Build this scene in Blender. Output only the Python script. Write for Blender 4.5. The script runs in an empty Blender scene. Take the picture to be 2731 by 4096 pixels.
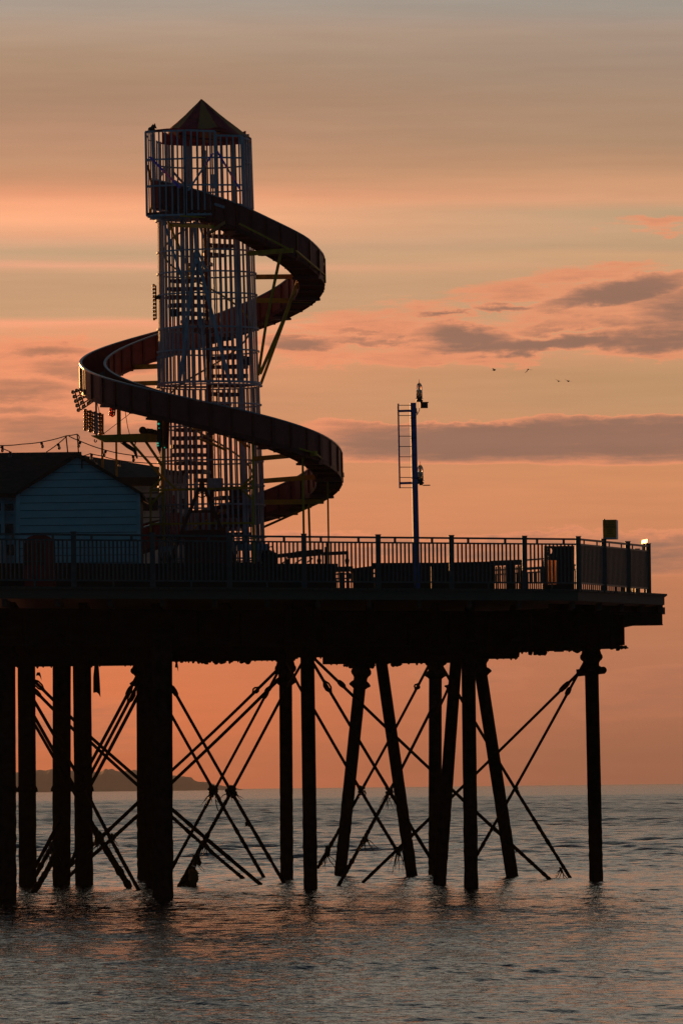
import bpy, math, random
import numpy as np
from mathutils import Vector, Matrix, noise
random.seed(7)
R = math.radians
scene = bpy.context.scene
col = scene.collection

# ------------------------------------------------------------------ camera geometry
W, H, F = 2731.0, 4096.0, 29000.0
CAMZ = 2.27
ROLL = 0.0115
PITCH = math.atan((3149.5 - 2048.0) / F)
CAM = Vector((0, 0, CAMZ))
FW = Vector((0, math.cos(PITCH), math.sin(PITCH)))
R0 = Vector((1, 0, 0)); U0 = Vector((0, -math.sin(PITCH), math.cos(PITCH)))
RT = R0 * math.cos(ROLL) - U0 * math.sin(ROLL)
UP = U0 * math.cos(ROLL) + R0 * math.sin(ROLL)

def P(x, y, Y):
    """world point seen at photo pixel (x, y) at distance Y"""
    d = FW * F + RT * (x - W / 2) - UP * (y - H / 2)
    return CAM + d * (Y / d.y)

def hor(x): return 3149.5 - ROLL * (x - 1365.5)
def depth_of_base(x, y): return CAMZ * F / (y - hor(x))
def lerp(a, b, t): return a + (b - a) * t
def inv_line(x, x0, Y0, x1, Y1):
    t = (x - x0) / (x1 - x0)
    return 1.0 / lerp(1.0 / Y0, 1.0 / Y1, t)
def edgeY(x):
    if x <= 2313: return inv_line(x, 295, 150.0, 2313, 156.3)
    return inv_line(x, 2313, 156.3, 2593, 161.5)
def PX(x, Y, z):
    """point at photo column x, distance Y and height z"""
    zc = z if z else 7.0      # z = 0: a plan position read at deck height
    yy = hor(x) - (zc - CAMZ) * F / Y
    p = P(x, yy, Y)
    return Vector((p.x, Y, z))

# ------------------------------------------------------------------ materials
def s2l(c):
    return tuple(((v / 255) / 12.92 if v / 255 <= 0.04045 else ((v / 255 + 0.055) / 1.055) ** 2.4) for v in c)

def mat(name, color, rough=0.6, metal=0.0, vary=0.25, scale=3.0, bump=0.0, spec=0.4, color2=None, trans=0.0, stretch=(1, 1, 1)):
    m = bpy.data.materials.new(name); m.use_nodes = True
    nt = m.node_tree; b = nt.nodes['Principled BSDF']
    b.inputs['Roughness'].default_value = rough
    b.inputs['Metallic'].default_value = metal
    b.inputs['Specular IOR Level'].default_value = spec
    if trans: b.inputs['Transmission Weight'].default_value = trans
    tc = nt.nodes.new('ShaderNodeTexCoord')
    mp = nt.nodes.new('ShaderNodeMapping'); mp.inputs['Scale'].default_value = stretch
    nt.links.new(tc.outputs['Object'], mp.inputs['Vector'])
    n = nt.nodes.new('ShaderNodeTexNoise'); n.inputs['Scale'].default_value = scale
    n.inputs['Detail'].default_value = 6; n.inputs['Roughness'].default_value = 0.65
    nt.links.new(mp.outputs['Vector'], n.inputs['Vector'])
    r = nt.nodes.new('ShaderNodeValToRGB')
    c2 = color2 if color2 else tuple(v * (1 - vary) for v in color)
    r.color_ramp.elements[0].position = 0.35; r.color_ramp.elements[1].position = 0.62
    r.color_ramp.elements[0].color = (*c2, 1); r.color_ramp.elements[1].color = (*color, 1)
    nt.links.new(n.outputs['Fac'], r.inputs['Fac']); nt.links.new(r.outputs['Color'], b.inputs['Base Color'])
    if bump:
        bp = nt.nodes.new('ShaderNodeBump'); bp.inputs['Strength'].default_value = 0.6; bp.inputs['Distance'].default_value = bump
        nt.links.new(n.outputs['Fac'], bp.inputs['Height']); nt.links.new(bp.outputs['Normal'], b.inputs['Normal'])
    return m

def emis(name, color, strength):
    m = mat(name, color, 0.3)
    b = m.node_tree.nodes['Principled BSDF']
    b.inputs['Emission Color'].default_value = (*color, 1); b.inputs['Emission Strength'].default_value = strength
    return m

M = dict(
    iron=mat('pile_iron', (0.022, 0.020, 0.018), 1.0, vary=0.5, scale=6, bump=0.02, color2=(0.012, 0.009, 0.007), spec=0.0),
    girder=mat('rusty_girder', (0.032, 0.028, 0.022), 0.95, spec=0.0, scale=2.0, bump=0.01, color2=(0.026, 0.013, 0.008), stretch=(1, 1, 3)),
    timber=mat('weathered_timber', (0.11, 0.095, 0.075), 0.8, scale=5, bump=0.004, color2=(0.09, 0.075, 0.06), stretch=(1, 1, 8)),
    darkwood=mat('dark_timber', (0.045, 0.04, 0.032), 0.8, scale=4, bump=0.004, color2=(0.035, 0.028, 0.022), stretch=(1, 1, 8)),
    rail=mat('railing_paint', (0.085, 0.10, 0.10), 0.5, scale=8, vary=0.3),
    cage=mat('pale_blue_paint', (0.44, 0.47, 0.57), 0.6, scale=7, color2=(0.26, 0.29, 0.36), stretch=(1, 1, .4)),
    slide=mat('maroon_paint', (0.17, 0.022, 0.018), 0.5, scale=3, color2=(0.10, 0.016, 0.014)),
    slidepanel=mat('worn_maroon_panel', (0.30, 0.06, 0.05), 0.5, scale=4, color2=(0.20, 0.035, 0.03)),
    sliderim=mat('lit_rim_metal', (0.35, 0.33, 0.36), 0.32, metal=0.7, scale=10),  # lighter grey puts the light caught along the slide rims into the colour
    chute=mat('ribbed_chute', (0.25, 0.24, 0.24), 0.5, scale=4),
    yellow=mat('yellow_paint', (0.62, 0.36, 0.02), 0.55, scale=6, color2=(0.40, 0.22, 0.02)),
    redsteel=mat('dark_red_steel', (0.16, 0.03, 0.02), 0.55, scale=5, color2=(0.09, 0.02, 0.014)),
    canvas_y=mat('yellow_canvas', (0.60, 0.23, 0.08), 0.8, scale=5, color2=(0.42, 0.17, 0.07)),
    canvas_r=mat('maroon_canvas', (0.48, 0.05, 0.07), 0.8, scale=5, color2=(0.22, 0.03, 0.04)),
    black=mat('black_metal', (0.02, 0.02, 0.02), 0.5, scale=6),
    cable=mat('black_cable', (0.015, 0.015, 0.015), 0.6),
    shed=mat('blue_weatherboard', (0.38, 0.57, 0.66), 0.7, scale=1.6, color2=(0.31, 0.49, 0.58), stretch=(1, 1, 4)),
    shedtrim=mat('blue_trim', (0.44, 0.60, 0.70), 0.6),
    roof=mat('felt_roof', (0.07, 0.045, 0.035), 0.9, scale=7, bump=0.01, color2=(0.04, 0.026, 0.02)),
    white=mat('white_paint', (0.60, 0.60, 0.64), 0.6, scale=3, color2=(0.42, 0.42, 0.46)),
    glassdark=mat('dark_window', (0.012, 0.012, 0.014), 0.15, spec=0.5),
    redpaint=mat('red_paint', (0.35, 0.03, 0.025), 0.45, scale=4),
    brown=mat('brown_board', (0.28, 0.14, 0.07), 0.6, scale=6),
    mast=mat('blue_mast_paint', (0.10, 0.15, 0.42), 0.6, scale=5, color2=(0.08, 0.11, 0.30)),
    signyellow=mat('sign_yellow', (0.90, 0.33, 0.03), 0.6),
    ink=mat('sign_ink', (0.05, 0.04, 0.02), 0.7),
    steel=mat('bright_steel', (0.75, 0.66, 0.52), 0.16, metal=0.9, scale=12, vary=0.1),
    glass=mat('lantern_glass', (0.9, 0.9, 0.9), 0.04, trans=1.0, vary=0.0),
    amber=mat('amber_bulb', (0.40, 0.17, 0.02), 0.35, trans=0.25, vary=0.1),
    redbulb=mat('red_bulb', (0.8, 0.05, 0.02), 0.15, trans=0.5, vary=0.1),
    clearbulb=mat('clear_bulb', (0.20, 0.18, 0.18), 0.55, trans=0.25, vary=0.1),
    greenlit=emis('green_lit_bulb', (0.05, 0.9, 0.6), 0.4),
    purplelit=emis('purple_led', (0.12, 0.06, 0.75), 0.015),
    pinklit=emis('pink_led', (0.75, 0.12, 0.32), 0.03),
    weed=mat('wet_seaweed', (0.035, 0.028, 0.014), 0.5, scale=20, bump=0.02),
    kelp=mat('golden_kelp', (0.42, 0.17, 0.03), 0.5, scale=15, trans=0.25),
    perspex=mat('amber_perspex', (0.85, 0.38, 0.12), 0.25, trans=0.8, scale=9),
    bird=mat('bird_feather', (0.05, 0.05, 0.055), 0.8),
    land=mat('hazed_headland_scrub', (0.42, 0.26, 0.18), 0.95, scale=0.02),  # scrub paled so its colour carries part of the distance haze
)

# ------------------------------------------------------------------ mesh builder
ORG = {}
class MB:
    def __init__(s): s.v = []; s.f = []
    def add(s, vs, fs):
        o = len(s.v); s.v += [tuple(p) for p in vs]; s.f += [tuple(i + o for i in f) for f in fs]
        return s
    def hexa(s, p):      # 8 points: bottom ring 0-3, top ring 4-7
        return s.add(p, [(3, 2, 1, 0), (4, 5, 6, 7), (0, 1, 5, 4), (1, 2, 6, 5), (2, 3, 7, 6), (3, 0, 4, 7)])
    def box(s, a, b):
        x0, y0, z0 = a; x1, y1, z1 = b
        return s.hexa([(x0, y0, z0), (x1, y0, z0), (x1, y1, z0), (x0, y1, z0), (x0, y0, z1), (x1, y0, z1), (x1, y1, z1), (x0, y1, z1)])
    def bar(s, a, b, w, h, up=Vector((0, 0, 1))):   # w = across, h = along up
        a = Vector(a); b = Vector(b); d = (b - a).normalized()
        sd = d.cross(up)
        if sd.length < 1e-4: sd = d.cross(Vector((0, 1, 0)))
        sd.normalize(); u = sd.cross(d).normalized()
        sd = sd * w / 2; u = u * h / 2
        return s.hexa([a - sd - u, a + sd - u, b + sd - u, b - sd - u, a - sd + u, a + sd + u, b + sd + u, b - sd + u])
    def tube(s, pts, r, n=8, cap=True):
        pts = [Vector(p) for p in pts]; k = len(pts)
        rs = r if isinstance(r, (list, tuple)) else [r] * k
        prev = None; vs = []
        for i, p in enumerate(pts):
            d = (pts[min(i + 1, k - 1)] - pts[max(i - 1, 0)]).normalized()
            if prev is None:
                ref = Vector((0, 0, 1)) if abs(d.z) < 0.9 else Vector((1, 0, 0))
                u = d.cross(ref).normalized()
            else:
                u = (prev - d * prev.dot(d)).normalized()
            prev = u; w = d.cross(u)
            for j in range(n):
                a = 2 * math.pi * j / n
                vs.append(p + (u * math.cos(a) + w * math.sin(a)) * rs[i])
        fs = []
        for i in range(k - 1):
            for j in range(n):
                fs.append((i * n + j, i * n + (j + 1) % n, (i + 1) * n + (j + 1) % n, (i + 1) * n + j))
        if cap:
            fs.append(tuple(range(n - 1, -1, -1))); fs.append(tuple((k - 1) * n + j for j in range(n)))
        return s.add(vs, fs)
    def prism(s, poly, off):     # polygon of 3D points extruded by vector
        n = len(poly); off = Vector(off); poly = [Vector(p) for p in poly]
        fs = [tuple(range(n)), tuple(range(2 * n - 1, n - 1, -1))]
        for i in range(n): fs.append((i, i + n, (i + 1) % n + n, (i + 1) % n))
        return s.add(poly + [p + off for p in poly], fs)
    def ball(s, c, r, n=8, m=6, sc=(1, 1, 1), jit=0.0, seed=0):
        c = Vector(c); vs = [c + Vector((0, 0, r * sc[2]))]; fs = []
        for i in range(1, m):
            ph = math.pi * i / m
            for j in range(n):
                a = 2 * math.pi * j / n
                q = Vector((math.sin(ph) * math.cos(a), math.sin(ph) * math.sin(a), math.cos(ph)))
                k = 1 + jit * noise.noise(q * 2.3 + Vector((seed, seed * 1.7, 0)) * 3.1) if jit else 1
                vs.append(c + Vector((q.x * sc[0], q.y * sc[1], q.z * sc[2])) * r * k)
        vs.append(c - Vector((0, 0, r * sc[2])))
        for j in range(n): fs.append((0, 1 + j, 1 + (j + 1) % n))
        for i in range(m - 2):
            for j in range(n):
                a = 1 + i * n; fs.append((a + j, a + n + j, a + n + (j + 1) % n, a + (j + 1) % n))
        l = len(vs) - 1; a = 1 + (m - 2) * n
        for j in range(n): fs.append((l, a + (j + 1) % n, a + j))
        return s.add(vs, fs)
    def build(s, name, m, parent=None, smooth=False, bevel=0):
        if not s.v: return None
        me = bpy.data.meshes.new(name)
        if parent is not None: org = ORG[parent.name]
        else:
            vs = np.array(s.v); org = Vector(((vs[:, 0].min() + vs[:, 0].max()) / 2, (vs[:, 1].min() + vs[:, 1].max()) / 2, vs[:, 2].min()))
        me.from_pydata([(p[0] - org[0], p[1] - org[1], p[2] - org[2]) for p in s.v], [], s.f)
        me.update()
        ms = m if isinstance(m, (list, tuple)) else [m]
        for k in ms: me.materials.append(k)
        if smooth: me.shade_smooth()
        o = bpy.data.objects.new(name, me); col.objects.link(o)
        if parent is not None: o.parent = parent
        else: o.location = org
        ORG[o.name] = org
        if bevel:
            bv = o.modifiers.new('bevel', 'BEVEL'); bv.width = bevel; bv.segments = 1
        return o

def tag(o, label=None, cat=None, group=None, kind=None):
    if label: o['label'] = label
    if cat: o['category'] = cat
    if group: o['group'] = group
    if kind: o['kind'] = kind
    return o
def thing(name, loc, label, cat, group=None):
    o = bpy.data.objects.new(name, None); col.objects.link(o); o.location = loc; o.empty_display_size = 0.2
    ORG[o.name] = Vector(loc)
    return tag(o, label, cat, group)

# ------------------------------------------------------------------ camera
cd = bpy.data.cameras.new('Camera'); cam = bpy.data.objects.new('Camera', cd); col.objects.link(cam)
cam.matrix_world = Matrix((( RT.x, UP.x, -FW.x, CAM.x), (RT.y, UP.y, -FW.y, CAM.y), (RT.z, UP.z, -FW.z, CAM.z), (0, 0, 0, 1)))
cd.sensor_fit = 'HORIZONTAL'; cd.sensor_width = 24.0; cd.lens = F / W * 24.0
cd.clip_start = 0.5; cd.clip_end = 60000
scene.camera = cam

# ------------------------------------------------------------------ sun and sky
SUN_AZ, SUN_EL = -19.0, 4.5      # degrees: left of the view, above the horizon
sd = Vector((math.sin(R(SUN_AZ)) * math.cos(R(SUN_EL)), math.cos(R(SUN_AZ)) * math.cos(R(SUN_EL)), math.sin(R(SUN_EL))))
sl = bpy.data.lights.new('Sun', 'SUN'); sl.energy = 2.2; sl.angle = R(0.5); sl.color = (1.0, 0.45, 0.16)
so = bpy.data.objects.new('Sun', sl); col.objects.link(so); so.location = (-40, 120, 40)
so.rotation_euler = sd.to_track_quat('Z', 'Y').to_euler()

wd = bpy.data.worlds.new('World'); scene.world = wd; wd.use_nodes = True
nt = wd.node_tree; N = nt.nodes; L = nt.links
for n in list(N): N.remove(n)
def val(x):
    return x
def mth(op, a, b=None, c=None, clamp=False):
    n = N.new('ShaderNodeMath'); n.operation = op; n.use_clamp = clamp
    for i, v in enumerate((a, b, c)):
        if v is None: continue
        if isinstance(v, (int, float)): n.inputs[i].default_value = v
        else: L.new(v, n.inputs[i])
    return n.outputs[0]
def sstep(x, a, b):
    n = N.new('ShaderNodeMapRange'); n.interpolation_type = 'SMOOTHSTEP'
    n.inputs['From Min'].default_value = a; n.inputs['From Max'].default_value = b
    L.new(x, n.inputs['Value']); return n.outputs['Result']
def mixc(f, a, b):
    n = N.new('ShaderNodeMix'); n.data_type = 'RGBA'
    if isinstance(f, (int, float)): n.inputs[0].default_value = f
    else: L.new(f, n.inputs[0])
    for i, v in ((6, a), (7, b)):
        if isinstance(v, tuple): n.inputs[i].default_value = (*v, 1)
        else: L.new(v, n.inputs[i])
    return n.outputs[2]
def ramp(x, stops):
    n = N.new('ShaderNodeValToRGB'); cr = n.color_ramp; cr.interpolation = 'LINEAR'
    while len(cr.elements) < len(stops): cr.elements.new(0.5)
    for e, (p, c) in zip(cr.elements, stops): e.position = p; e.color = (*s2l(c), 1)
    L.new(x, n.inputs['Fac']); return n.outputs['Color']
def comb(x, y, z=0.0):
    n = N.new('ShaderNodeCombineXYZ')
    for i, v in enumerate((x, y, z)):
        if isinstance(v, (int, float)): n.inputs[i].default_value = v
        else: L.new(v, n.inputs[i])
    return n.outputs[0]
def nz(vec, scale, detail=5, rough=0.55, dist=0.0):
    n = N.new('ShaderNodeTexNoise'); n.inputs['Scale'].default_value = scale; n.inputs['Detail'].default_value = detail
    n.inputs['Roughness'].default_value = rough; n.inputs['Distortion'].default_value = dist
    L.new(vec, n.inputs['Vector']); return n.outputs['Fac']

tc = N.new('ShaderNodeTexCoord'); sp = N.new('ShaderNodeSeparateXYZ'); L.new(tc.outputs['Generated'], sp.inputs[0])
dx, dy, dz = sp.outputs
az = mth('MULTIPLY', mth('ARCTAN2', dx, dy), 57.29578)
el = mth('MULTIPLY', mth('ARCSINE', dz), 57.29578)
vec = comb(az, mth('MULTIPLY', el, 3.2))
vec2 = comb(mth('MULTIPLY', az, 0.6), mth('MULTIPLY', el, 2.3), 3.3)
nA = nz(vec, 0.9, 5, 0.55)
nB = nz(vec2, 3.0, 6, 0.6, 0.3)
nC = nz(comb(az, mth('MULTIPLY', el, 9.0), 7.7), 0.45, 4, 0.5)
elw = mth('ADD', el, mth('ADD', mth('MULTIPLY', mth('SUBTRACT', nC, 0.5), 0.10), mth('MULTIPLY', mth('ADD', az, 2.2), 0.015)))
def yel(y): return (3149.5 - y) / 506.15
SPAN = 6.7
def stops(lst):
    out = [(max(0, yel(y) / SPAN), c) for y, c in lst]
    return sorted(out, key=lambda s: s[0])
hi = [(0.0, (170, 157, 142)), (0.27, (170, 160, 144)), (0.5, (150, 145, 134)), (0.75, (112, 114, 114)), (1.0, (92, 100, 108))]
left = stops([(3149, (226, 116, 74)), (2900, (232, 122, 76)), (2680, (226, 124, 80)), (2400, (214, 128, 90)), (2230, (208, 130, 94)), (2080, (228, 142, 98)),
              (1850, (214, 142, 102)), (1600, (216, 146, 106)), (1420, (232, 154, 112)), (1315, (228, 158, 116)), (1283, (250, 165, 125)), (1258, (206, 159, 120)),
              (1120, (199, 156, 119)), (1076, (205, 160, 123)), (1054, (238, 170, 134)), (1030, (208, 164, 128)), (1000, (198, 162, 126)), (960, (218, 166, 130)), (920, (236, 170, 130)), (865, (255, 178, 133)),
              (805, (252, 172, 128)), (765, (234, 158, 118)), (720, (208, 148, 112)), (640, (196, 146, 112)), (540, (188, 142, 113)), (380, (172, 135, 109)), (230, (174, 142, 116)), (110, (181, 153, 131)), (0, (170, 155, 142))])
right = stops([(3149, (164, 102, 80)), (2900, (174, 110, 82)), (2600, (186, 120, 88)), (2350, (194, 124, 88)), (2150, (206, 134, 94)), (1960, (212, 140, 97)),
               (1860, (212, 142, 98)), (1600, (194, 148, 108)), (1480, (190, 146, 106)), (1400, (206, 152, 112)), (1200, (202, 158, 120)), (1100, (200, 158, 120)), (1000, (208, 162, 122)), (970, (192, 156, 122)),
               (900, (200, 162, 126)), (830, (190, 158, 124)), (780, (216, 160, 122)), (720, (210, 156, 118)), (650, (190, 145, 112)), (550, (176, 140, 111)), (350, (168, 139, 116)), (200, (163, 140, 122)), (110, (168, 146, 128)), (70, (168, 147, 133)), (40, (162, 149, 136)), (0, (159, 149, 138))])
fpos = mth('DIVIDE', elw, SPAN, clamp=True)
base = mixc(sstep(el, 6.0, 8.0), mixc(sstep(az, -2.6, 2.9), ramp(fpos, left), ramp(fpos, right)), ramp(mth('DIVIDE', el, 30.0, clamp=True), hi))
# clouds: (px, py, half width, half height, slope, weight, boxy)
def ae(x, y):
    d = P(x, y, 100.0) - CAM
    return math.degrees(math.atan2(d.x, d.y)), math.degrees(math.asin(d.normalized().z))
clouds = [
 (2480, 1165, 430, 64, -0.19, 1.2, 0), (2740, 1240, 300, 130, -0.12, .95, 0), (2640, 1350, 420, 72, -0.08, 1.05, 0), (2230, 1380, 700, 48, -0.01, 1.15, 0), (1520, 1362, 330, 22, .03, .7, 0), (1430, 1330, 160, 16, 0, .6, 0), (1860, 1345, 260, 62, 0.04, 1.15, 0),
 (1190, 1375, 220, 44, 0.03, 1.0, 0), (2010, 1230, 150, 20, 0.02, .75, 0), (1760, 1256, 150, 13, 0.0, .7, 0), (2300, 1300, 330, 26, -.06, .6, 0),
 (2250, 1766, 1150, 90, 0.01, 1.15, 1), (2560, 1755, 620, 106, 0.0, 1.1, 1), (200, 1408, 230, 34, -0.03, .8, 0), (340, 1470, 320, 66, -0.04, .85, 0),
 (60, 1555, 300, 56, 0.06, .85, 0), (90, 1640, 260, 40, 0.0, .8, 0), (330, 1760, 620, 105, 0.03, .85, 1),
 (1365, 2205, 2400, 68, 0.0, .6, 1), (1900, 2710, 260, 62, 0.0, .55, 1), (2700, 2760, 420, 110, -.1, .55, 1), (2650, 2210, 420, 95, 0.0, .75, 1),
 (200, 2900, 500, 120, 0.0, .40, 1),
 # sunlit wisps only
 (1520, 1300, 380, 90, -.08, .29, 0), (2380, 1095, 340, 42, -.05, .29, 0), (1760, 1420, 560, 46, 0.0, .31, 0), (2600, 905, 190, 34, .0, .29, 0),
 (100, 1440, 420, 110, 0.0, .34, 0), (2500, 1420, 520, 30, 0.0, .29, 0), (1250, 1430, 320, 44, 0, .31, 0), (2050, 1160, 300, 50, -.1, .3, 0), (100, 1620, 520, 120, 0, .34, 0), (2350, 1250, 380, 70, -.1, .31, 0)]
D = None
wx = mth('MULTIPLY', mth('SUBTRACT', nA, 0.5), 0.6)
wy = mth('MULTIPLY', mth('SUBTRACT', nB, 0.5), 0.20)
nF = nz(comb(mth('MULTIPLY', az, 1.0), mth('MULTIPLY', el, 2.2), 31.0), 7.0, 5, 0.6)
wy = mth('ADD', wy, mth('MULTIPLY', mth('SUBTRACT', nF, 0.5), 0.10))
azd = mth('ADD', az, wx); eld = mth('ADD', el, mth('ADD', wy, mth('MULTIPLY', mth('SUBTRACT', nA, 0.5), 0.28)))
for (cx, cy, w, h, sl_, wt, bx) in clouds:
    a0, e0 = ae(cx, cy); w /= 506.0; h /= 506.0
    u = mth('DIVIDE', mth('SUBTRACT', azd, a0), w)
    v = mth('DIVIDE', mth('ADD', mth('SUBTRACT', eld, e0), mth('MULTIPLY', mth('SUBTRACT', azd, a0), sl_)), h)
    pw = 4.0 if bx else 2.0
    if bx:
        vb = mth('DIVIDE', mth('ADD', mth('SUBTRACT', mth('ADD', el, mth('MULTIPLY', wy, 0.15)), e0), mth('MULTIPLY', mth('SUBTRACT', az, a0), sl_)), h)
        up_ = sstep(vb, -0.3, 0.5)
        v = mth('ADD', mth('MULTIPLY', v, up_), mth('MULTIPLY', vb, mth('SUBTRACT', 1.0, up_)))
    r = mth('ADD', mth('POWER', mth('ABSOLUTE', u), pw), mth('POWER', mth('ABSOLUTE', v), pw))
    d = mth('MULTIPLY', mth('SUBTRACT', 1.0, r), wt)
    D = d if D is None else mth('MAXIMUM', D, d)
nD = nz(comb(mth('MULTIPLY', az, 0.42), mth('MULTIPLY', el, 3.4), 11.0), 5.5, 6, 0.62, 0.4)
D = mth('ADD', D, mth('ADD', mth('MULTIPLY', mth('SUBTRACT', nB, 0.5), 0.85), mth('MULTIPLY', mth('SUBTRACT', nD, 0.5), 0.95)))
dark = sstep(D, 0.02, 1.08)
rim = sstep(D, -0.10, 0.26)
pinkc = mixc(sstep(az, -2.6, 2.9), s2l((250, 152, 110)), s2l((242, 150, 108)))
lowsky = sstep(el, 1.3, 2.4)
rimc = mixc(mth('MULTIPLY', rim, mth('ADD', 0.12, mth('MULTIPLY', lowsky, 0.62))), base, pinkc)
darkc = mixc(sstep(el, 0.6, 2.2), s2l((172, 110, 84)), mixc(sstep(az, -2.2, 1.2), s2l((172, 118, 92)), s2l((142, 108, 92))))
skyc = mixc(mth('MULTIPLY', dark, 0.93), rimc, darkc)
nS = nz(comb(az, mth('MULTIPLY', el, 14.0), 21.0), 0.8, 6, 0.6)
vm = N.new('ShaderNodeVectorMath'); vm.operation = 'SCALE'; L.new(skyc, vm.inputs[0])
L.new(mth('ADD', 0.90, mth('MULTIPLY', nS, 0.20)), vm.inputs['Scale']); skyc = vm.outputs[0]
# away from the sunset the sky falls to a dim dusk blue
front = sstep(dy, 0.25, 0.93)
upf = mth('SUBTRACT', 1.0, sstep(el, 16.0, 42.0))
f = mth('MULTIPLY', front, upf)
DUSK = (0.014, 0.034, 0.048)
sunprox = N.new('ShaderNodeVectorMath'); sunprox.operation = 'DOT_PRODUCT'
L.new(tc.outputs['Generated'], sunprox.inputs[0]); sunprox.inputs[1].default_value = tuple(sd)
glow = sstep(sunprox.outputs['Value'], math.cos(R(15)), 1.0)
skyc = mixc(mth('MULTIPLY', glow, 0.6), skyc, (1.6, 0.62, 0.22))
full = mixc(f, DUSK, skyc)
bg = N.new('ShaderNodeBackground'); L.new(full, bg.inputs['Color']); bg.inputs['Strength'].default_value = 1.0
nish = N.new('ShaderNodeTexSky'); nish.sky_type = 'NISHITA'; nish.sun_disc = False
nish.sun_elevation = R(SUN_EL); nish.sun_rotation = R(SUN_AZ); nish.dust_density = 1.0
bg2 = N.new('ShaderNodeBackground'); L.new(nish.outputs[0], bg2.inputs['Color']); bg2.inputs['Strength'].default_value = 0.0006
ad = N.new('ShaderNodeAddShader'); L.new(bg.outputs[0], ad.inputs[0]); L.new(bg2.outputs[0], ad.inputs[1])
wo = N.new('ShaderNodeOutputWorld'); L.new(ad.outputs[0], wo.inputs['Surface'])

# ------------------------------------------------------------------ sea
def make_sea():
    rng = np.random.RandomState(3)
    rows = []
    d = 30.0
    while d < 160: rows.append(d); d += 0.06
    while d < 260: rows.append(d); d += 0.12
    while d < 420: rows.append(d); d += 0.25
    while d < 800: rows.append(d); d += 0.5
    while d < 1700: rows.append(d); d += 1.0
    while d < 26000: rows.append(d); d *= 1.02
    rows = np.array(rows); nc = 260
    t = np.linspace(-1, 1, nc)
    half = np.where(rows < 1600, 0.05 * rows + 3.5, 0.05 * rows + 3.5 + (rows - 1600) * 1.2)
    X = half[:, None] * t[None, :]
    Yy = np.repeat(rows[:, None], nc, 1)
    Z = np.zeros_like(X)
    amp = 0.88 + 0.40 * np.clip((Yy - 165) / 22, 0, 1) + 0.10 * np.clip((108 - Yy) / 24, 0, 1)
    # patches of wind
    patch = 1 + 0.28 * np.sin(X * 0.35 + Yy * 0.11 + 1.0) * np.sin(Yy * 0.19 - X * 0.21) + 0.18 * np.sin(Yy * 0.43 + X * 0.5)
    fade = np.clip((430 - Yy) / 200, 0, 1)
    nw = 90
    lam = np.exp(rng.uniform(np.log(0.19), np.log(2.2), nw))
    ang = rng.normal(R(-80), R(48), nw)
    s = 0.118 / math.sqrt(nw) * np.sqrt(2)
    for i in range(nw):
        k = 2 * math.pi / lam[i]; a = s / k * rng.uniform(.5, 1.3)
        if lam[i] > 0.9: a *= 0.62
        ph = rng.uniform(0, 6.28)
        wv = np.sin(k * (X * math.cos(ang[i]) + Yy * math.sin(ang[i])) + ph)
        # drop what the mesh cannot carry far away
        keep = np.clip((lam[i] * 700 - Yy) / 60, 0, 1)
        Z += a * (wv) * keep
    Z *= amp * patch * fade
    far = np.clip((Yy - 165) / 120, 0, 1) * np.clip((1700 - Yy) / 300, 0, 1)
    big = np.zeros_like(X)
    for i in range(36):
        lm = np.exp(rng.uniform(np.log(1.2), np.log(4.5))); k = 2 * math.pi / lm; an = rng.normal(R(-85), R(38))
        big += 0.13 / 6 * math.sqrt(2) / k * rng.uniform(.6, 1.3) * np.sin(k * (X * math.cos(an) + Yy * math.sin(an)) + rng.uniform(0, 6.28)) * np.clip((lm * 600 - Yy) / 200, 0, 1)
    Z += big * far * (1 + .3 * np.sin(Yy * .03 + X * .07))
    nr = len(rows)
    me = bpy.data.meshes.new('sea')
    co = np.stack([X, Yy, Z], -1).reshape(-1, 3).astype(np.float32)
    idx = np.arange(nr * nc).reshape(nr, nc)
    q = np.stack([idx[:-1, :-1], idx[:-1, 1:], idx[1:, 1:], idx[1:, :-1]], -1).reshape(-1, 4)
    me.vertices.add(len(co)); me.vertices.foreach_set('co', co.ravel())
    me.loops.add(q.size); me.loops.foreach_set('vertex_index', q.ravel().astype(np.int32))
    me.polygons.add(len(q)); me.polygons.foreach_set('loop_start', np.arange(0, q.size, 4, dtype=np.int32))
    me.polygons.foreach_set('loop_total', np.full(len(q), 4, dtype=np.int32))
    me.update(); me.validate(); me.shade_smooth()
    m = bpy.data.materials.new('sea_water'); m.use_nodes = True; n = m.node_tree; b = n.nodes['Principled BSDF']
    b.inputs['Base Color'].default_value = (0.010, 0.014, 0.016, 1); b.inputs['Roughness'].default_value = 0.06
    b.inputs['IOR'].default_value = 1.333
    g = n.nodes.new('ShaderNodeNewGeometry')
    def noi(scale, st, det):
        mp = n.nodes.new('ShaderNodeMapping'); mp.inputs['Scale'].default_value = st
        n.links.new(g.outputs['Position'], mp.inputs['Vector'])
        t_ = n.nodes.new('ShaderNodeTexNoise'); t_.inputs['Scale'].default_value = scale; t_.inputs['Detail'].default_value = det
        n.links.new(mp.outputs['Vector'], t_.inputs['Vector']); return t_.outputs['Fac']
    b1 = n.nodes.new('ShaderNodeBump'); b1.inputs['Strength'].default_value = 1.0; b1.inputs['Distance'].default_value = 0.026
    n.links.new(noi(7.0, (1, 1, 1), 3), b1.inputs['Height'])
    b2 = n.nodes.new('ShaderNodeBump'); b2.inputs['Strength'].default_value = 1.0
    # long swell bump only far out, where the sheet itself is flat
    sp_ = n.nodes.new('ShaderNodeSeparateXYZ'); n.links.new(g.outputs['Position'], sp_.inputs[0])
    mr = n.nodes.new('ShaderNodeMapRange'); mr.inputs['From Min'].default_value = 200; mr.inputs['From Max'].default_value = 420
    mr.inputs['To Min'].default_value = 0.0; mr.inputs['To Max'].default_value = 0.22
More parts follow.
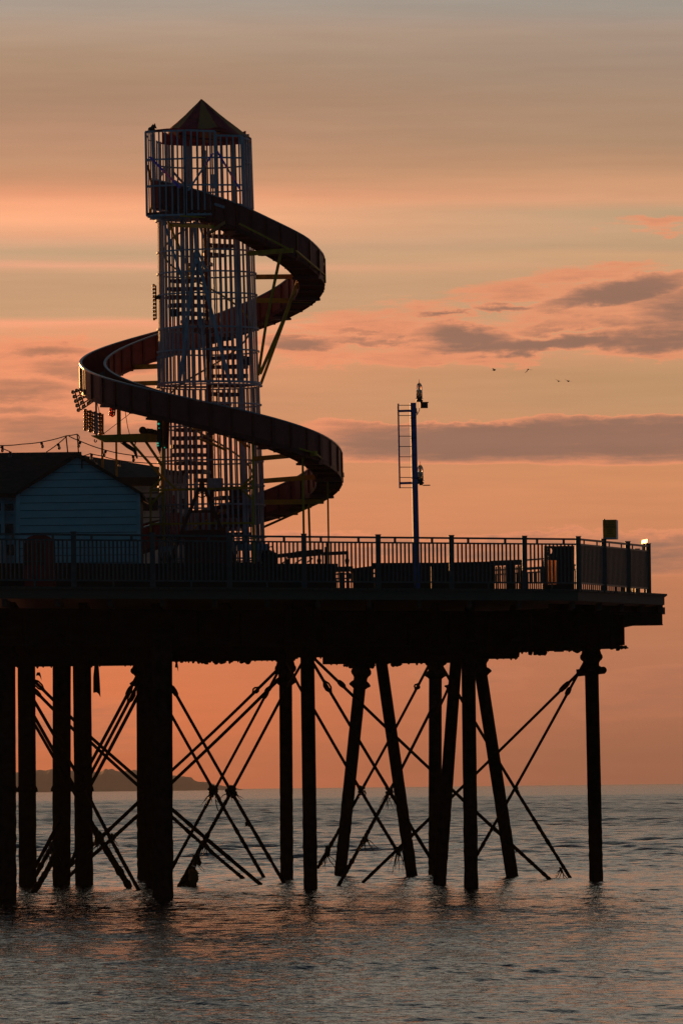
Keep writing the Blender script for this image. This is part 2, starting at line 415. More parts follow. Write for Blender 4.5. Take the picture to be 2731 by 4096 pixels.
    n.links.new(sp_.outputs[1], mr.inputs['Value']); n.links.new(mr.outputs[0], b2.inputs['Distance'])
    n.links.new(noi(0.55, (1, 1, 1), 5), b2.inputs['Height']); n.links.new(b1.outputs[0], b2.inputs['Normal'])
    n.links.new(b2.outputs[0], b.inputs['Normal'])
    m2 = n.nodes.new('ShaderNodeMapRange'); m2.inputs['From Min'].default_value = 160; m2.inputs['From Max'].default_value = 600
    m2.inputs['To Min'].default_value = 0.07; m2.inputs['To Max'].default_value = 0.20
    n.links.new(sp_.outputs[1], m2.inputs['Value']); n.links.new(m2.outputs[0], b.inputs['Roughness'])
    me.materials.append(m)
    o = bpy.data.objects.new('sea', me); col.objects.link(o); tag(o, kind='structure')
make_sea()

# ------------------------------------------------------------------ headland
def headland():
    prof = [(-3500, 3010), (-2000, 3030), (-800, 3055), (-300, 3066), (0, 3078), (60, 3082), (145, 3070), (165, 3074), (190, 3068), (212, 3067), (250, 3072), (300, 3078), (372, 3080), (400, 3076),
            (412, 3066), (424, 3072), (432, 3064), (446, 3074), (470, 3078), (510, 3074), (528, 3070), (545, 3082), (620, 3088), (690, 3097), (755, 3104),
            (768, 3118), (785, 3124), (825, 3126), (840, 3134), (880, 3142), (925, 3152), (960, 3158)]
    D0 = 9500.0; mb = MB(); vs = []; fs = []; nd = 7
    xs = []; x = -3500
    while x < 960: xs.append(x); x += 6 if x > -100 else 60
    for i, x in enumerate(xs):
        for k in range(len(prof) - 1):
            if prof[k][0] <= x <= prof[k + 1][0]:
                t = (x - prof[k][0]) / (prof[k + 1][0] - prof[k][0]); y = lerp(prof[k][1], prof[k + 1][1], t); break
        p = P(x, y, D0); h = max(0.2, p.z - 0.0)
        h += 0.9 * noise.noise(Vector((x * 0.06, 0, 0))) + 0.5 * noise.noise(Vector((x * 0.21, 3, 0)))
        if h < .3: h = .3
        for j in range(nd):
            t = j / (nd - 1)
            e = math.sin(math.pi * t) ** 0.45 if 0 < t < 1 else 0
            vs.append((p.x + t * 0, D0 - 60 + t * 420, h * e * (0.9 + 0.1 * math.cos(t * 3)) - (0.6 if e == 0 else 0)))
    n = len(xs)
    for i in range(n - 1):
        for j in range(nd - 1):
            a = i * nd + j; fs.append((a, a + 1, a + nd + 1, a + nd))
    mb.add(vs, fs); o = mb.build('headland', M['land']); tag(o, kind='structure')
headland()

# ------------------------------------------------------------------ haze
def haze():
    mb = MB().box((-2600, -30, -1.3), (2600, 11500, 56))
    m = bpy.data.materials.new('haze_air'); m.use_nodes = True; n = m.node_tree
    n.nodes.remove(n.nodes['Principled BSDF'])
    v = n.nodes.new('ShaderNodeVolumePrincipled'); v.inputs['Color'].default_value = (0.95, 0.86, 0.80, 1)
    v.inputs['Density'].default_value = 0.00005; v.inputs['Anisotropy'].default_value = 0.1
    n.links.new(v.outputs[0], n.nodes['Material Output'].inputs['Volume'])
    o = mb.build('haze', m); tag(o, kind='stuff')
haze()

# ------------------------------------------------------------------ pier
DECK = 6.48
pier = thing('pier', PX(1365, 165, 0), 'long iron and timber seaside pier head standing on dark piles in the sea', 'pier')
def deck_pts():
    c1 = PX(2313, 156.15, DECK); tip = PX(2664, 160.9, DECK)
    f0 = PX(-500, inv_line(-500, 295, 149.85, 2313, 156.15), DECK)
    return [f0, c1, tip, Vector((7.25, 173.5, DECK)), Vector((3.6, 179.5, DECK)), Vector((-14, 186, DECK)), Vector((-16, 150, DECK))]
dp = deck_pts()
mb = MB().prism([Vector((p.x, p.y, DECK - .055)) for p in dp], (0, 0, .055)); mb.build('deck_planking', M['timber'], pier)
def along(a, b, off, z): return
# plank ends along the front edge
mb = MB()
for a, b in ((dp[0], dp[1]), (dp[1], dp[2])):
    d = (b - a); ln = d.length; d.normalize(); nrm = Vector((d.y, -d.x, 0)); k = 0
    while k < ln - .1:
        p = a + d * k; w = 0.12
        o = random.uniform(0.02, 0.05)
        q = p + d * (w - .012)
        mb.hexa([p + nrm * 0.004 - Vector((0, 0, .05)), q + nrm * .004 - Vector((0, 0, .05)), q + nrm * o - Vector((0, 0, .05)), p + nrm * o - Vector((0, 0, .05)),
                 p + nrm * 0.004 - Vector((0, 0, .003)), q + nrm * .004 - Vector((0, 0, .003)), q + nrm * o - Vector((0, 0, .003)), p + nrm * o - Vector((0, 0, .003))])
        k += w
mb.build('plank_ends', M['timber'], pier)
def edge_strip(name, a, b, off, z0, z1, th, m):
    d = (b - a).normalized(); nrm = Vector((-d.y, d.x, 0))   # inward
    p = a + nrm * off; q = b + nrm * off
    mb = MB().hexa([Vector((p.x, p.y, z0)), Vector((q.x, q.y, z0)), Vector((q.x, q.y, z0)) + nrm * th, Vector((p.x, p.y, z0)) + nrm * th,
                    Vector((p.x, p.y, z1)), Vector((q.x, q.y, z1)), Vector((q.x, q.y, z1)) + nrm * th, Vector((p.x, p.y, z1)) + nrm * th])
    return mb.build(name, m, pier)
c2in = dp[2] - (dp[2] - dp[1]).normalized() * 0.06
edge_strip('fascia_board', dp[0], dp[1], .02, DECK - .25, DECK - .058, .07, M['timber'])
edge_strip('fascia_board', dp[1], c2in, .02, DECK - .25, DECK - .058, .07, M['timber'])
e2 = dp[3] - dp[2]
edge_strip('fascia_board', dp[2], dp[3], .06, DECK - .25, DECK - .058, .07, M['timber'])
# joist ends
for x in (15, 228, 437, 648, 855, 1066, 1270, 1475, 1675, 1876, 2074, 2289, 2396, 2484, 2560, 2640):
    Yj = edgeY(x) if x < 2600 else 161.2
    p = PX(x, Yj + .12, 0)
    mb = MB().box((p.x - .045, p.y - .06, DECK - .40), (p.x + .045, p.y + 2.2, DECK - .252))
    mb.build('joist', M['timber'], pier)
# front girder: web, flanges, stiffeners
ga = PX(-500, edgeY(-500) + 1.3, 0); gb = PX(2474, 160.2, 0)
gd = (gb - ga).normalized(); gn = Vector((-gd.y, gd.x, 0))
def girder(name, a, b, z0, z1, web=.03, fl=.26, fth=.035, stiff=1.1, jag=0.0, rivets=True):
    a = Vector((a.x, a.y, 0)); b = Vector((b.x, b.y, 0)); d = (b - a).normalized(); n_ = Vector((-d.y, d.x, 0)); ln = (b - a).length
    mb = MB()
    zc = (z0 + z1) / 2
    mb.bar(a + Vector((0, 0, zc)), b + Vector((0, 0, zc)), web, z1 - z0 - 2 * fth - .004)
    for z in (z0 + fth / 2, z1 - fth / 2):
        mb.bar(a + Vector((0, 0, z)), b + Vector((0, 0, z)), fl, fth)
    k = 0.3
    while k < ln:
        p = a + d * k
        mb.bar(p + n_ * -(fl / 2 - .01) + Vector((0, 0, zc)), p + n_ * (fl / 2 - .01) + Vector((0, 0, zc)), .03, z1 - z0 - 2 * fth - .01)
        k += stiff
    if rivets:
        k = 0.1
        while k < ln:
            p = a + d * k
            if random.random() < .8:
                mb.ball(p - n_ * fl * .3 + Vector((0, 0, z0 - .005)), random.uniform(.014, .035), 6, 4, (1, 1, random.uniform(.6, 1.6)))
            k += random.uniform(.09, .2)
    return mb.build(name, M['girder'], pier)
girder('girder', ga, gb, 5.29, 6.07)
# end plate of the front girder with rivets and bearing flange
mb = MB()
e = gb + gd * .002
mb.bar(e - gn * .16 + Vector((0, 0, 5.66)), e + gn * .16 + Vector((0, 0, 5.66)), .03, .66)
for i in range(11): mb.ball(e + gd * .022 - gn * .1 + Vector((0, 0, 5.36 + i * .062)), .022, 6, 4)
mb.bar(gb - gd * .5 + Vector((0, 0, 5.272)), gb + gd * .11 + Vector((0, 0, 5.272)), .34, .03)
mb.ball(gb + gd * .1 + Vector((0, 0, 5.285)), .03, 6, 4)
mb.build('end_plate', M['girder'], pier)
# secondary beams carrying the overhang at the tip
mb = MB()
a = PX(2300, 159.0, 0); b = PX(2636, 161.6, 0)
mb.bar(Vector((a.x, a.y, 6.05 - .13)), Vector((b.x, b.y, 6.05 - .10)), .14, .27)
mb.bar(Vector((a.x, a.y, 5.765)), Vector((PX(2572, 161.1, 0).x, 161.1, 5.80)), .22, .03)
mb.bar(Vector((PX(2450, 161.1, 0).x, 161.3, 5.795)), Vector((b.x + .04, b.y, 5.805)), .2, .02)
mb.build('cantilever_beam', M['girder'], pier)
mb = MB().hexa([PX(2460, 160.4, 5.66), PX(2486, 160.4, 5.72), PX(2486, 160.5, 5.72), PX(2460, 160.5, 5.66), PX(2470, 160.4, 5.80), PX(2560, 160.4, 5.80), PX(2560, 160.5, 5.80), PX(2470, 160.5, 5.80)])
mb.build('gusset', M['girder'], pier)
a = PX(2200, 158.5, 0); b = PX(2648, 163.0, 0)
MB().bar(Vector((a.x, a.y, DECK - .33)), Vector((b.x, b.y, DECK - .33)), .12, .16).build('cantilever_beam', M['darkwood'], pier)
# inner girders (their undersides set the dark edge seen through the piles)
def pgirder(x0, y0, x1, y1, Yg, Yg1=None, h=.95, **k):
    p = P(x0, y0, Yg); q = P(x1, y1, Yg1 or Yg)
    z = (p.z + q.z) / 2
    return girder('girder', p, q, z, z + h, **k)
pgirder(-420, 2673, 540, 2664, 172)
pgirder(545, 2651, 1120, 2641, 168)
pgirder(690, 2650, 1100, 2640, 166, fl=.4)
pgirder(1290, 2657, 1905, 2652, 176)
pgirder(1600, 2638, 2070, 2637, 170, fl=.5)
pgirder(1180, 2630, 2074, 2622, 164)
pgirder(1950, 2614, 2420, 2597, 163, 159)
for x in (40, 330, 620, 900, 1150, 1240, 1480, 1740, 1880, 2060, 2260):
    a = PX(x, edgeY(x) + 1.6, 0); b = PX(x, 178.5 if x < 2000 else 171, 0)
    girder('cross_girder', a, Vector((a.x + (b.x - a.x) * .6, b.y, 0)), 5.40, 6.2, rivets=False, fl=.2, stiff=3)
# far deck edge
girder('girder', Vector((-13.5, 184.6, 0)), Vector((3.4, 178.4, 0)), 5.6, 6.3, rivets=False)

# broken ironwork and crust hanging below the girders
def hang_bits(x0, x1, y, Yg, n, name='iron_crust', sc=1.0):
    mb = MB()
    for i in range(n):
        x = random.uniform(x0, x1); p = P(x, y, Yg)
        r = random.uniform(.02, .05) * sc
        mb.ball(p + Vector((0, random.uniform(-.1, .1), 0)), r, 6, 4, (1.2, 1, random.uniform(.7, 1.8)), .5, i)
    return mb.build(name, M['iron'], pier)
hang_bits(770, 1010, 2647, 168, 26)
hang_bits(2120, 2185, 2611, 160, 12)
hang_bits(2283, 2330, 2600, 159, 10)
hang_bits(1375, 1420, 2662, 176, 12, sc=1.3)
hang_bits(1465, 1500, 2662, 176, 9, sc=1.2)
hang_bits(1553, 1600, 2658, 176, 9)
hang_bits(2045, 2070, 2615, 164, 9, sc=1.4)
hang_bits(2435, 2500, 2590, 160.2, 12)

# piles
def pile(xt, yt, xb, yb, w, Yd=None, cap=None, collar=None, wb=None):
    Yd = Yd or depth_of_base(xb, yb)
    pt = P(xt, yt, Yd); pb = P(xb, yb, Yd)
    d = (pb - pt); d = d / abs(d.z)
    ztop = 5.62
    top = pt - d * (ztop - pt.z); bot = pb + d * (pb.z + 2.0)
    r = w / 2 / F * Yd; rb = (wb or w) / 2 / F * Yd
    n = 70; pts = []; rs = []
    for i in range(n + 1):
        t = i / n; p = top.lerp(bot, t); pts.append(p)
        rr = lerp(r, rb, t)
        enc = max(0, min(1, (2.6 - p.z) / 1.2))
        rr *= 1 + 0.012 * noise.noise(p * 3) + enc * 0.09 * (noise.noise(p * 9) + .4 * noise.noise(p * 25))
        rs.append(rr)
    o = MB().tube(pts, rs, 20).build('pile', M['iron'], pier, smooth=True)
    ax = (top - bot).normalized()
    def at_y(y):    # point of the axis at photo row y
        t = (y - yt) / (yb - yt); return pt.lerp(pb, t)
    if cap:
        y0 = cap
        prof = [(-64, 1.25), (-52, 1.9), (-40, 1.95), (-38, 1.45), (-30, 1.3), (-14, 1.45), (-8, 1.62), (2, 1.66), (10, 1.5), (14, 1.3), (22, 1.12), (34, 1.12), (38, 1.4), (48, 1.75), (54, 1.72), (60, 1.3), (66, 1.02)]
        pts = [at_y(y0 + a) for a, b in prof]; rs = [r * b for a, b in prof]
        MB().tube(pts, rs, 20).build('capital', M['iron'], o)
    if collar:
        for cy, f in collar:
            pts = [at_y(cy - 14), at_y(cy - 4), at_y(cy + 8), at_y(cy + 10)]
            MB().tube(pts, [r * 1.02, r * f, r * (f + .06), r * 1.02], 20).build('collar', M['iron'], o)
    return o
PIL = {}
PIL[1] = pile(16, 2700, 20, 3598, 92, collar=[(3160, 1.1)])
PIL[2] = pile(106, 2700, 111, 3546, 71, collar=[(3160, 1.16)])
PIL[3] = pile(247, 2700, 246, 3541, 73, collar=[(3158, 1.16)])
PIL[4] = pile(328, 2700, 337, 3541, 73, collar=[(3158, 1.12)])
PIL[5] = pile(582, 2700, 585, 3518, 73, cap=2685)
PIL[6] = pile(616, 2700, 622, 3548, 78)
PIL[7] = pile(648, 2700, 652, 3592, 82)
PIL[8] = pile(1142, 2700, 1147, 3517, 52, cap=2676)
PIL[9] = pile(1230, 2700, 1242, 3557, 56)
PIL[10] = pile(1443, 2702, 1360, 3501, 49, cap=2690)
PIL[11] = pile(1527, 2665, 1647, 3507, 47)
PIL[12] = pile(1741, 2670, 1739, 3499, 52, cap=2650)
PIL[13] = pile(1820, 2690, 1757, 3537, 47, wb=54)
PIL[14] = pile(1873, 2680, 1884, 3554, 56)
PIL[15] = pile(1921, 2683, 2048, 3508, 50, cap=2640)
PIL[16] = pile(2366, 2700, 2384, 3524, 55, cap=2630)
# one bolted clamp ring on the end pile carries the tie rods
pp = P(2366, 2682, 170.7)
MB().bar(pp + Vector((-.36, -.05, -.06)), pp + Vector((.30, -.05, .0)), .10, .17).ball(pp + Vector((.27, -.05, 0)), .085, 8, 6).build('rod_clamp', M['iron'], pier)

# tie rods
def rod(x0, y0, Y0, x1, y1, Y1, w=11, tb=(), thick=1.0):
    a = P(x0, y0, Y0); b = P(x1, y1, Y1); ln = (b - a).length; n = int(ln / .09)
    pts = []; rs = []
    w *= 1.12
    for i in range(n + 1):
        t = i / n; p = a.lerp(b, t); Yd = lerp(Y0, Y1, t)
        r = w / 2 / F * Yd
        enc = max(0, min(1, (2.7 - p.z) / 1.4))
        r *= 1 + enc * (.14 + .5 * max(0, noise.noise(p * 6)) + .25 * noise.noise(p * 17)) * thick
        pts.append(p + Vector((0, 0, -0.012 * math.sin(math.pi * t) * ln * .3))); rs.append(r)
    o = MB().tube(pts, rs, 8).build('tie_rod', M['iron'], pier, smooth=True)
    d = (b - a).normalized(); sdv = d.cross(Vector((0, 1, 0))).normalized()
    for t, opn in tb:
        c = a.lerp(b, t); c.y -= .03; L_ = .17
        mb = MB(); rr = .022
        if opn:
            for s in (-1, 1):
                mb.tube([c - d * L_, c - d * L_ * .8 + sdv * s * .035, c - d * L_ * .4 + sdv * s * .062, c + d * L_ * .4 + sdv * s * .062, c + d * L_ * .8 + sdv * s * .035, c + d * L_], rr, 8)
            mb.ball(c - d * L_, .045, 8, 6).ball(c + d * L_, .045, 8, 6)
        else:
            mb.tube([c - d * L_, c - d * L_ * .7, c, c + d * L_ * .7, c + d * L_], [.03, .055, .065, .055, .03], 8)
        mb.build('turnbuckle', M['iron'], o)
    return o
# far left bay
rod(125, 2712, 173, 330, 2915, 174, 12, [(.14, True)]); rod(125, 2748, 176, 330, 2955, 177, 12, [(.1, False)])
rod(120, 2775, 174, 330, 3135, 173, 12); rod(122, 2840, 176, 330, 3205, 176, 12); rod(124, 2872, 168, 330, 3228, 170, 11)
rod(330, 2920, 175, 640, 3190, 172, 12); rod(330, 2940, 178, 640, 3222, 176, 12)
rod(552, 2698, 175, 340, 3095, 173, 12, [(.17, False)]); rod(560, 2722, 177, 345, 3130, 176, 12, [(.16, True)]); rod(560, 2768, 172, 345, 3175, 171, 13)
rod(345, 3168, 171, 558, 3568, 163, 12); rod(345, 3262, 172, 515, 3546, 166, 18, thick=1.8)
rod(585, 3180, 180, 250, 3492, 178, 12); rod(585, 3233, 176, 250, 3528, 174, 12)
rod(245, 3275, 172, 140, 3470, 173, 12); rod(245, 3312, 172, 142, 3505, 173, 13, thick=1.5); rod(245, 3375, 172, 130, 3578, 160, 15, thick=1.8)
rod(330, 3350, 172, 262, 3500, 173, 12)
# middle bay
rod(676, 2728, 168, 1137, 3536, 172, 11, [(.045, False)]); rod(660, 2816, 174, 1058, 3516, 182, 11)
rod(1112, 2677, 180, 650, 3117, 172, 11, [(.20, True)]); rod(1130, 2703, 180, 655, 3162, 174, 12, [(.125, False)])
rod(1116, 2680, 180, 660, 3524, 174, 10, [(.12, False)]); rod(1138, 2768, 180, 715, 3548, 168, 11, thick=1.6)
rod(660, 3214, 170, 1046, 3543, 170, 12); rod(660, 3243, 174, 973, 3516, 181, 11)
rod(1150, 2652, 180, 1240, 2820, 166, 10); rod(1222, 2625, 170, 1150, 2745, 178, 10)
# right bays
rod(1240, 2632, 163, 1722, 3436, 168, 11, [(.14, True)]); rod(1262, 2640, 163, 2199, 3520, 173, 11, [(.105, False), (.31, False)])
rod(1240, 2812, 163, 1592, 3412, 172, 11); rod(1728, 2636, 185, 1272, 3470, 168, 10, [(.145, True)], thick=1.4)
rod(1740, 2808, 185, 1353, 3545, 166, 11, thick=1.4); rod(2318, 2688, 170, 1448, 3534, 171, 10, [(.07, False)])
rod(2342, 2640, 170, 1884, 3462, 162, 10, [(.16, False)]); rod(1756, 2648, 186, 2279, 3512, 176, 11)
rod(1812, 2700, 170, 1745, 2850, 186, 10, [(.3, True)])

# ------------------------------------------------------------------ seaweed on the rods
def weed_clump(x, y, Yd, r, label, strands=6, drop=.35, sc=(1, .8, 1.2), mat_='weed', wide=1.0):
    p = P(x, y, Yd); mb = MB(); r *= .8
    for i in range(9):
        q = p + Vector((random.uniform(-1, 1) * r * .7 * wide, random.uniform(-.5, .5) * r, random.uniform(-1, 1) * r * .9))
        mb.ball(q, r * random.uniform(.35, .65), 9, 7, sc, .8, i + x)
    for i in range(strands):
        a = p + Vector((random.uniform(-1, 1) * r * wide, random.uniform(-.3, .3) * r, -r * .3))
        pts = [a]; dxx = random.uniform(-.05, .05)
        for k in range(5):
            a = a + Vector((dxx + random.uniform(-.03, .03), 0, -drop * random.uniform(.1, .3))); pts.append(a)
        mb.tube(pts, [.014, .012, .01, .008, .006, .003], 5)
    o = mb.build('seaweed_clump', M[mat_]); tag(o, label, 'seaweed', 'seaweed clumps tangled on the tie rods')
    return o
weed_clump(853, 3170, 172, .13, 'big dark seaweed knot on rods where they cross at the horizon, left of two', 7, .3)
weed_clump(925, 3163, 171, .14, 'big dark seaweed knot at the horizon crossing, right of the two in the middle bay', 6, .22)
weed_clump(990, 3290, 171, .08, 'narrow seaweed wrap halfway down the rod right of the middle knots', 3, .12, (.8, .8, 1.8))
weed_clump(816, 3372, 170, .11, 'shaggy seaweed bundle where three rods cross above the golden kelp', 8, .35)
weed_clump(787, 3440, 169, .10, 'long seaweed wrap on the rod just above the water and the kelp', 7, .3, (.9, .8, 2.0))
weed_clump(1447, 3158, 171, .11, 'seaweed knot on crossing rods beside the left leaning pile', 4, .2)
weed_clump(1558, 3162, 171, .12, 'seaweed knot with trailing strands beside the right leaning pile', 9, .4)
weed_clump(1460, 3355, 169, .08, 'small shaggy seaweed tuft midway down the rod between leaning piles', 8, .3, (.8, .8, 2))
weed_clump(1595, 3405, 172, .12, 'heavy drooping seaweed clump low on the right leaning pile', 8, .45)
weed_clump(1310, 3405, 169, .08, 'loose stringy seaweed on the rod left of the left leaning pile', 9, .4, (.9, .8, 2.4))
weed_clump(446, 3355, 168, .10, 'seaweed lump on crossing rods left of the thick black pile pair', 5, .2)
weed_clump(395, 3355, 168, .12, 'dark weed mass draped on a thick sloping rod at the left', 4, .3, (1, .8, 2.2))
weed_clump(205, 3395, 171, .10, 'ragged seaweed on the short rods between the far left piles', 7, .35, (.8, .8, 2.2))
weed_clump(2243, 3480, 174, .05, 'small wispy strands of weed near the foot of the rightmost sloping rod', 5, .3)
weed_clump(2064, 3150, 168, .05, 'small weed knot on the crossing rods right of the rightmost leaning pile', 2, .1)
# kelp pyramid
mb = MB()
base_ = P(745, 3543, 169); topk = P(775, 3475, 169)
for i in range(16):
    t = i / 15; p = base_.lerp(topk, t)
    mb.ball(p + Vector((random.uniform(-.12, .12) * (1 - t), 0, 0)), lerp(.15, .05, t), 9, 7, (1.1, .7, .8), .7, i)
o = mb.build('kelp_heap', M['weed']); tag(o, 'dark pyramid of weed heaped on the rod foot at the waterline', 'seaweed')
mb = MB()
for i in range(9):
    p = P(772 + random.uniform(-9, 12), 3490 + i * 6, 168.4); mb.ball(p, random.uniform(.05, .08), 8, 6, (1, .35, 1.2), .8, i + 40)
o = mb.build('kelp_frond', M['kelp']); tag(o, 'golden kelp hanging at the waterline beside the weed heap', 'seaweed')
# hanging loop
o = MB().tube([P(862, 3200, 171.5), P(866, 3225, 171.5), P(872, 3243, 171.5), P(884, 3248, 171.5), P(893, 3240, 171.5), P(897, 3228, 171.5)], .014, 6).build('rope_loop', M['cable'])
tag(o, 'thin loop of rope dangling between the two middle seaweed knots', 'rope')
# rags under the deck
def rag(x, y0, y1, wd, Yd, label):
    pts = [P(x - wd * .3, y0, Yd), P(x + wd * .3, y0, Yd), P(x + wd * .5, y0 + (y1 - y0) * .5, Yd), P(x + wd * .62, y1, Yd), P(x + wd * .3, y1 - 14, Yd), P(x, y1 - 20, Yd), P(x - wd * .5, y1 - 18, Yd), P(x - wd * .5, y0 + (y1 - y0) * .4, Yd)]
    o = MB().prism(pts, (0, .05, 0)).build('hanging_rag', M['cable']); tag(o, label, 'rag')
rag(386, 2655, 2790, 26, 171, 'long dark rag hanging under the deck between left piles')
rag(706, 2648, 2690, 12, 167, 'short dark scrap hanging under the deck beside the thick pile pair')
rag(154, 2690, 2722, 20, 171, 'torn dark scrap under the deck at the far left bay')

# ------------------------------------------------------------------ railings
def railing(name, label, pts, group=None, ztop=7.59, bars=.1, first=True, last=True, sign=None):
    """pts = plan points of the posts"""
    r = thing(name, Vector((pts[0].x, pts[0].y, DECK)), label, 'railing', group)
    hr = MB(); mr_ = MB(); lr = MB()
    for i, p in enumerate(pts):
        if (i == 0 and not first) or (i == len(pts) - 1 and not last): continue
        MB().box((p.x - .055, p.y - .055, DECK), (p.x + .055, p.y + .055, ztop + .02)).box((p.x - .065, p.y - .065, ztop + .0205), (p.x + .065, p.y + .065, ztop + .035)).build('post', M['rail'], r)
    for i in range(len(pts) - 1):
        a, b = pts[i], pts[i + 1]; d = (b - a).normalized(); a2 = a + d * .057; b2 = b - d * .057; ln = (b2 - a2).length
        for mb_, z, h, w in ((hr, ztop - .03, .04, .06), (mr_, ztop - .14, .035, .04), (lr, DECK + .135, .035, .04)):
            mb_.bar(Vector((a2.x, a2.y, z)), Vector((b2.x, b2.y, z)), w, h)
        for t in (.21, .75):
            q = a2.lerp(b2, t); hr.bar(Vector((q.x, q.y, ztop - .122)), Vector((q.x, q.y, ztop - .051)), .02, .05, d)
        n = max(2, round(ln / bars)); bb = MB()
        for k in range(1, n):
            q = a2.lerp(b2, k / n)
            bb.bar(Vector((q.x, q.y, DECK + .154)), Vector((q.x, q.y, ztop - .158)), .024, .032, d)
        q = a2.lerp(b2, .5); bb.bar(Vector((q.x, q.y, DECK)), Vector((q.x, q.y, DECK + .115)), .02, .03, d)
        bb.build('baluster_panel', M['rail'], r)
    hr.build('handrail', M['rail'], r); mr_.build('middle_rail', M['rail'], r); lr.build('bottom_rail', M['rail'], r)
    return r
fp = [PX(x, edgeY(x), 0) for x in (-335, -19, 295, 610, 917, 1216, 1513, 1806, 2098, 2313)]
railing('railing', 'long dark metal railing along the front edge of the deck', fp)
ep = [PX(x, Y_, 0) for x, Y_ in ((2313, 156.3), (2415, 158.1), (2511, 159.9), (2593, 161.5))]
railing('railing', 'dark metal railing angling away at the right corner of the deck', ep, first=False)
bp_ = [Vector((7.0, 161.5, 0)), Vector((6.72, 165, 0)), Vector((6.8, 168.5, 0)), Vector((6.7, 172.5, 0)), Vector((5.2, 175.6, 0)), Vector((3.5, 178.6, 0))] + [Vector((3.5 - 1.9 * k, 178.6 + .7 * k, 0)) for k in range(1, 8)]
railing('railing', 'far railing on the other side of the deck, seen through the front one', bp_[1:])

# ------------------------------------------------------------------ things on the deck, right part
def boarded(name, label, x0, x1, ya0, ya1, Yd, dep, cat, m='darkwood', group=None, Y1=None, cap_over=.05):
    """long timber bench block: boarded sides with a seat plank on top"""
    Y1 = Y1 or Yd
    a = P(x0, ya0, Yd); b = P(x1, ya1, Y1)
    r = thing(name, Vector((a.x, Yd, DECK)), label, cat, group)
    sb = MB(); n = max(2, int((b - a).length / .16))
    for i in range(n):
        p = a.lerp(b, i / n); q = a.lerp(b, (i + 1) / n); jy = random.uniform(0, .014); p.y += jy; q.y += jy
        sb.hexa([(p.x, p.y, DECK), (q.x, q.y, DECK), (q.x, q.y + dep, DECK), (p.x, p.y + dep, DECK), (p.x, p.y, p.z - .062), (q.x, q.y, q.z - .062), (q.x, q.y + dep, q.z - .062), (p.x, p.y + dep, p.z - .062)])
    sb.build('boarding', M[m], r)
    d = (b - a).normalized()
    p = a - d * cap_over; q = b + d * cap_over
    for j in range(3):
        y0 = -.04 + j * (dep + .08) / 3; y1 = y0 + (dep + .08) / 3 - .012
        MB().hexa([(p.x, p.y + y0, p.z - .06), (q.x, q.y + y0, q.z - .06), (q.x, q.y + y1, q.z - .06), (p.x, p.y + y1, p.z - .06),
                   (p.x, p.y + y0, p.z), (q.x, q.y + y0, q.z), (q.x, q.y + y1, q.z), (p.x, p.y + y1, p.z)]).build('seat_plank', M[m], r)
    return r
boarded('timber_bench', 'long boarded bench running behind the front railing below the helter skelter', -60, 1342, 2253, 2255, 154.2, .7, 'bench', Y1=155.2)
boarded('timber_bench', 'boarded bench block at the foot of the blue light mast', 1498, 1722, 2252, 2251, 158.0, .6, 'bench', Y1=158.4)
boarded('timber_bench', 'boarded bench right of the mast with a slightly rising top', 1724, 1962, 2252, 2246, 159.0, .6, 'bench', Y1=159.6)
boarded('timber_ramp', 'low sloping timber ramp left of the mast bench', 1410, 1494, 2274, 2263, 158.0, .6, 'ramp')
# timber fence piece with open slats
r = thing('slatted_barrier', PX(1990, 163, DECK), 'open slatted timber barrier with a broad top plank right of the mast benches', 'barrier')
a = P(1964, 2254, 162); b = P(2092, 2249, 163)
MB().bar(a, b, .06, .12).build('top_plank', M['darkwood'], r)
for x, w in ((1968, .05), (2043, .10), (2090, .06)):
    p = PX(x, 162.5, 0); MB().box((p.x - w, p.y - .05, DECK), (p.x + w, p.y + .05, 7.22)).build('post', M['darkwood'], r)
sl_ = MB()
for x in (1985, 2000, 2018, 2058, 2066, 2076, 2082):
    p = PX(x, 162.6, 0); sl_.box((p.x - .016, p.y - .02, DECK), (p.x + .016, p.y + .02, 7.18))
sl_.build('slats', M['darkwood'], r)
# small posts in the gap
r = thing('metal_gate', PX(1375, 160, DECK), 'narrow open metal gate in the gap between the deck benches', 'gate')
a = P(1343, 2278, 160); b = P(1412, 2276, 160)
MB().bar(a, b, .05, .12).build('top_rail', M['rail'], r)
g_ = MB()
for x, w in ((1350, .012), (1368, .06), (1392, .03), (1404, .012)):
    p = PX(x, 160, 0); g_.box((p.x - w, p.y - .02, DECK), (p.x + w, p.y + .02, a.z - .065))
g_.build('bars', M['rail'], r)
# handrail section with two rails right of the barrier
r = thing('handrail_frame', PX(2140, 164, DECK), 'plain two-bar handrail frame between the slatted barrier and the dark bin', 'handrail')
for y0, y1 in ((2241, 2235), (2278, 2273)):
    MB().bar(P(2100, y0, 164), P(2176, y1, 164), .04, .035).build('rail', M['rail'], r)
for x in (2102, 2172):
    p = P(x, 2238, 164); MB().box((p.x - .025, p.y - .025, DECK), (p.x + .025, p.y + .025, p.z - .02)).build('post', M['rail'], r)
# bin cabinet with round hole
r = thing('litter_cabinet', PX(2236, 159.5, DECK), 'black boxy cabinet with a round hole and amber panel behind the right railing', 'cabinet')
def px_rect(mb, x0, y0, x1, y1, Yd, th): 
    return mb.prism([P(x0, y0, Yd), P(x1, y0 - .5, Yd), P(x1, y1, Yd), P(x0, y1, Yd)], (0, th, 0))
yb = 2372
mb = MB()
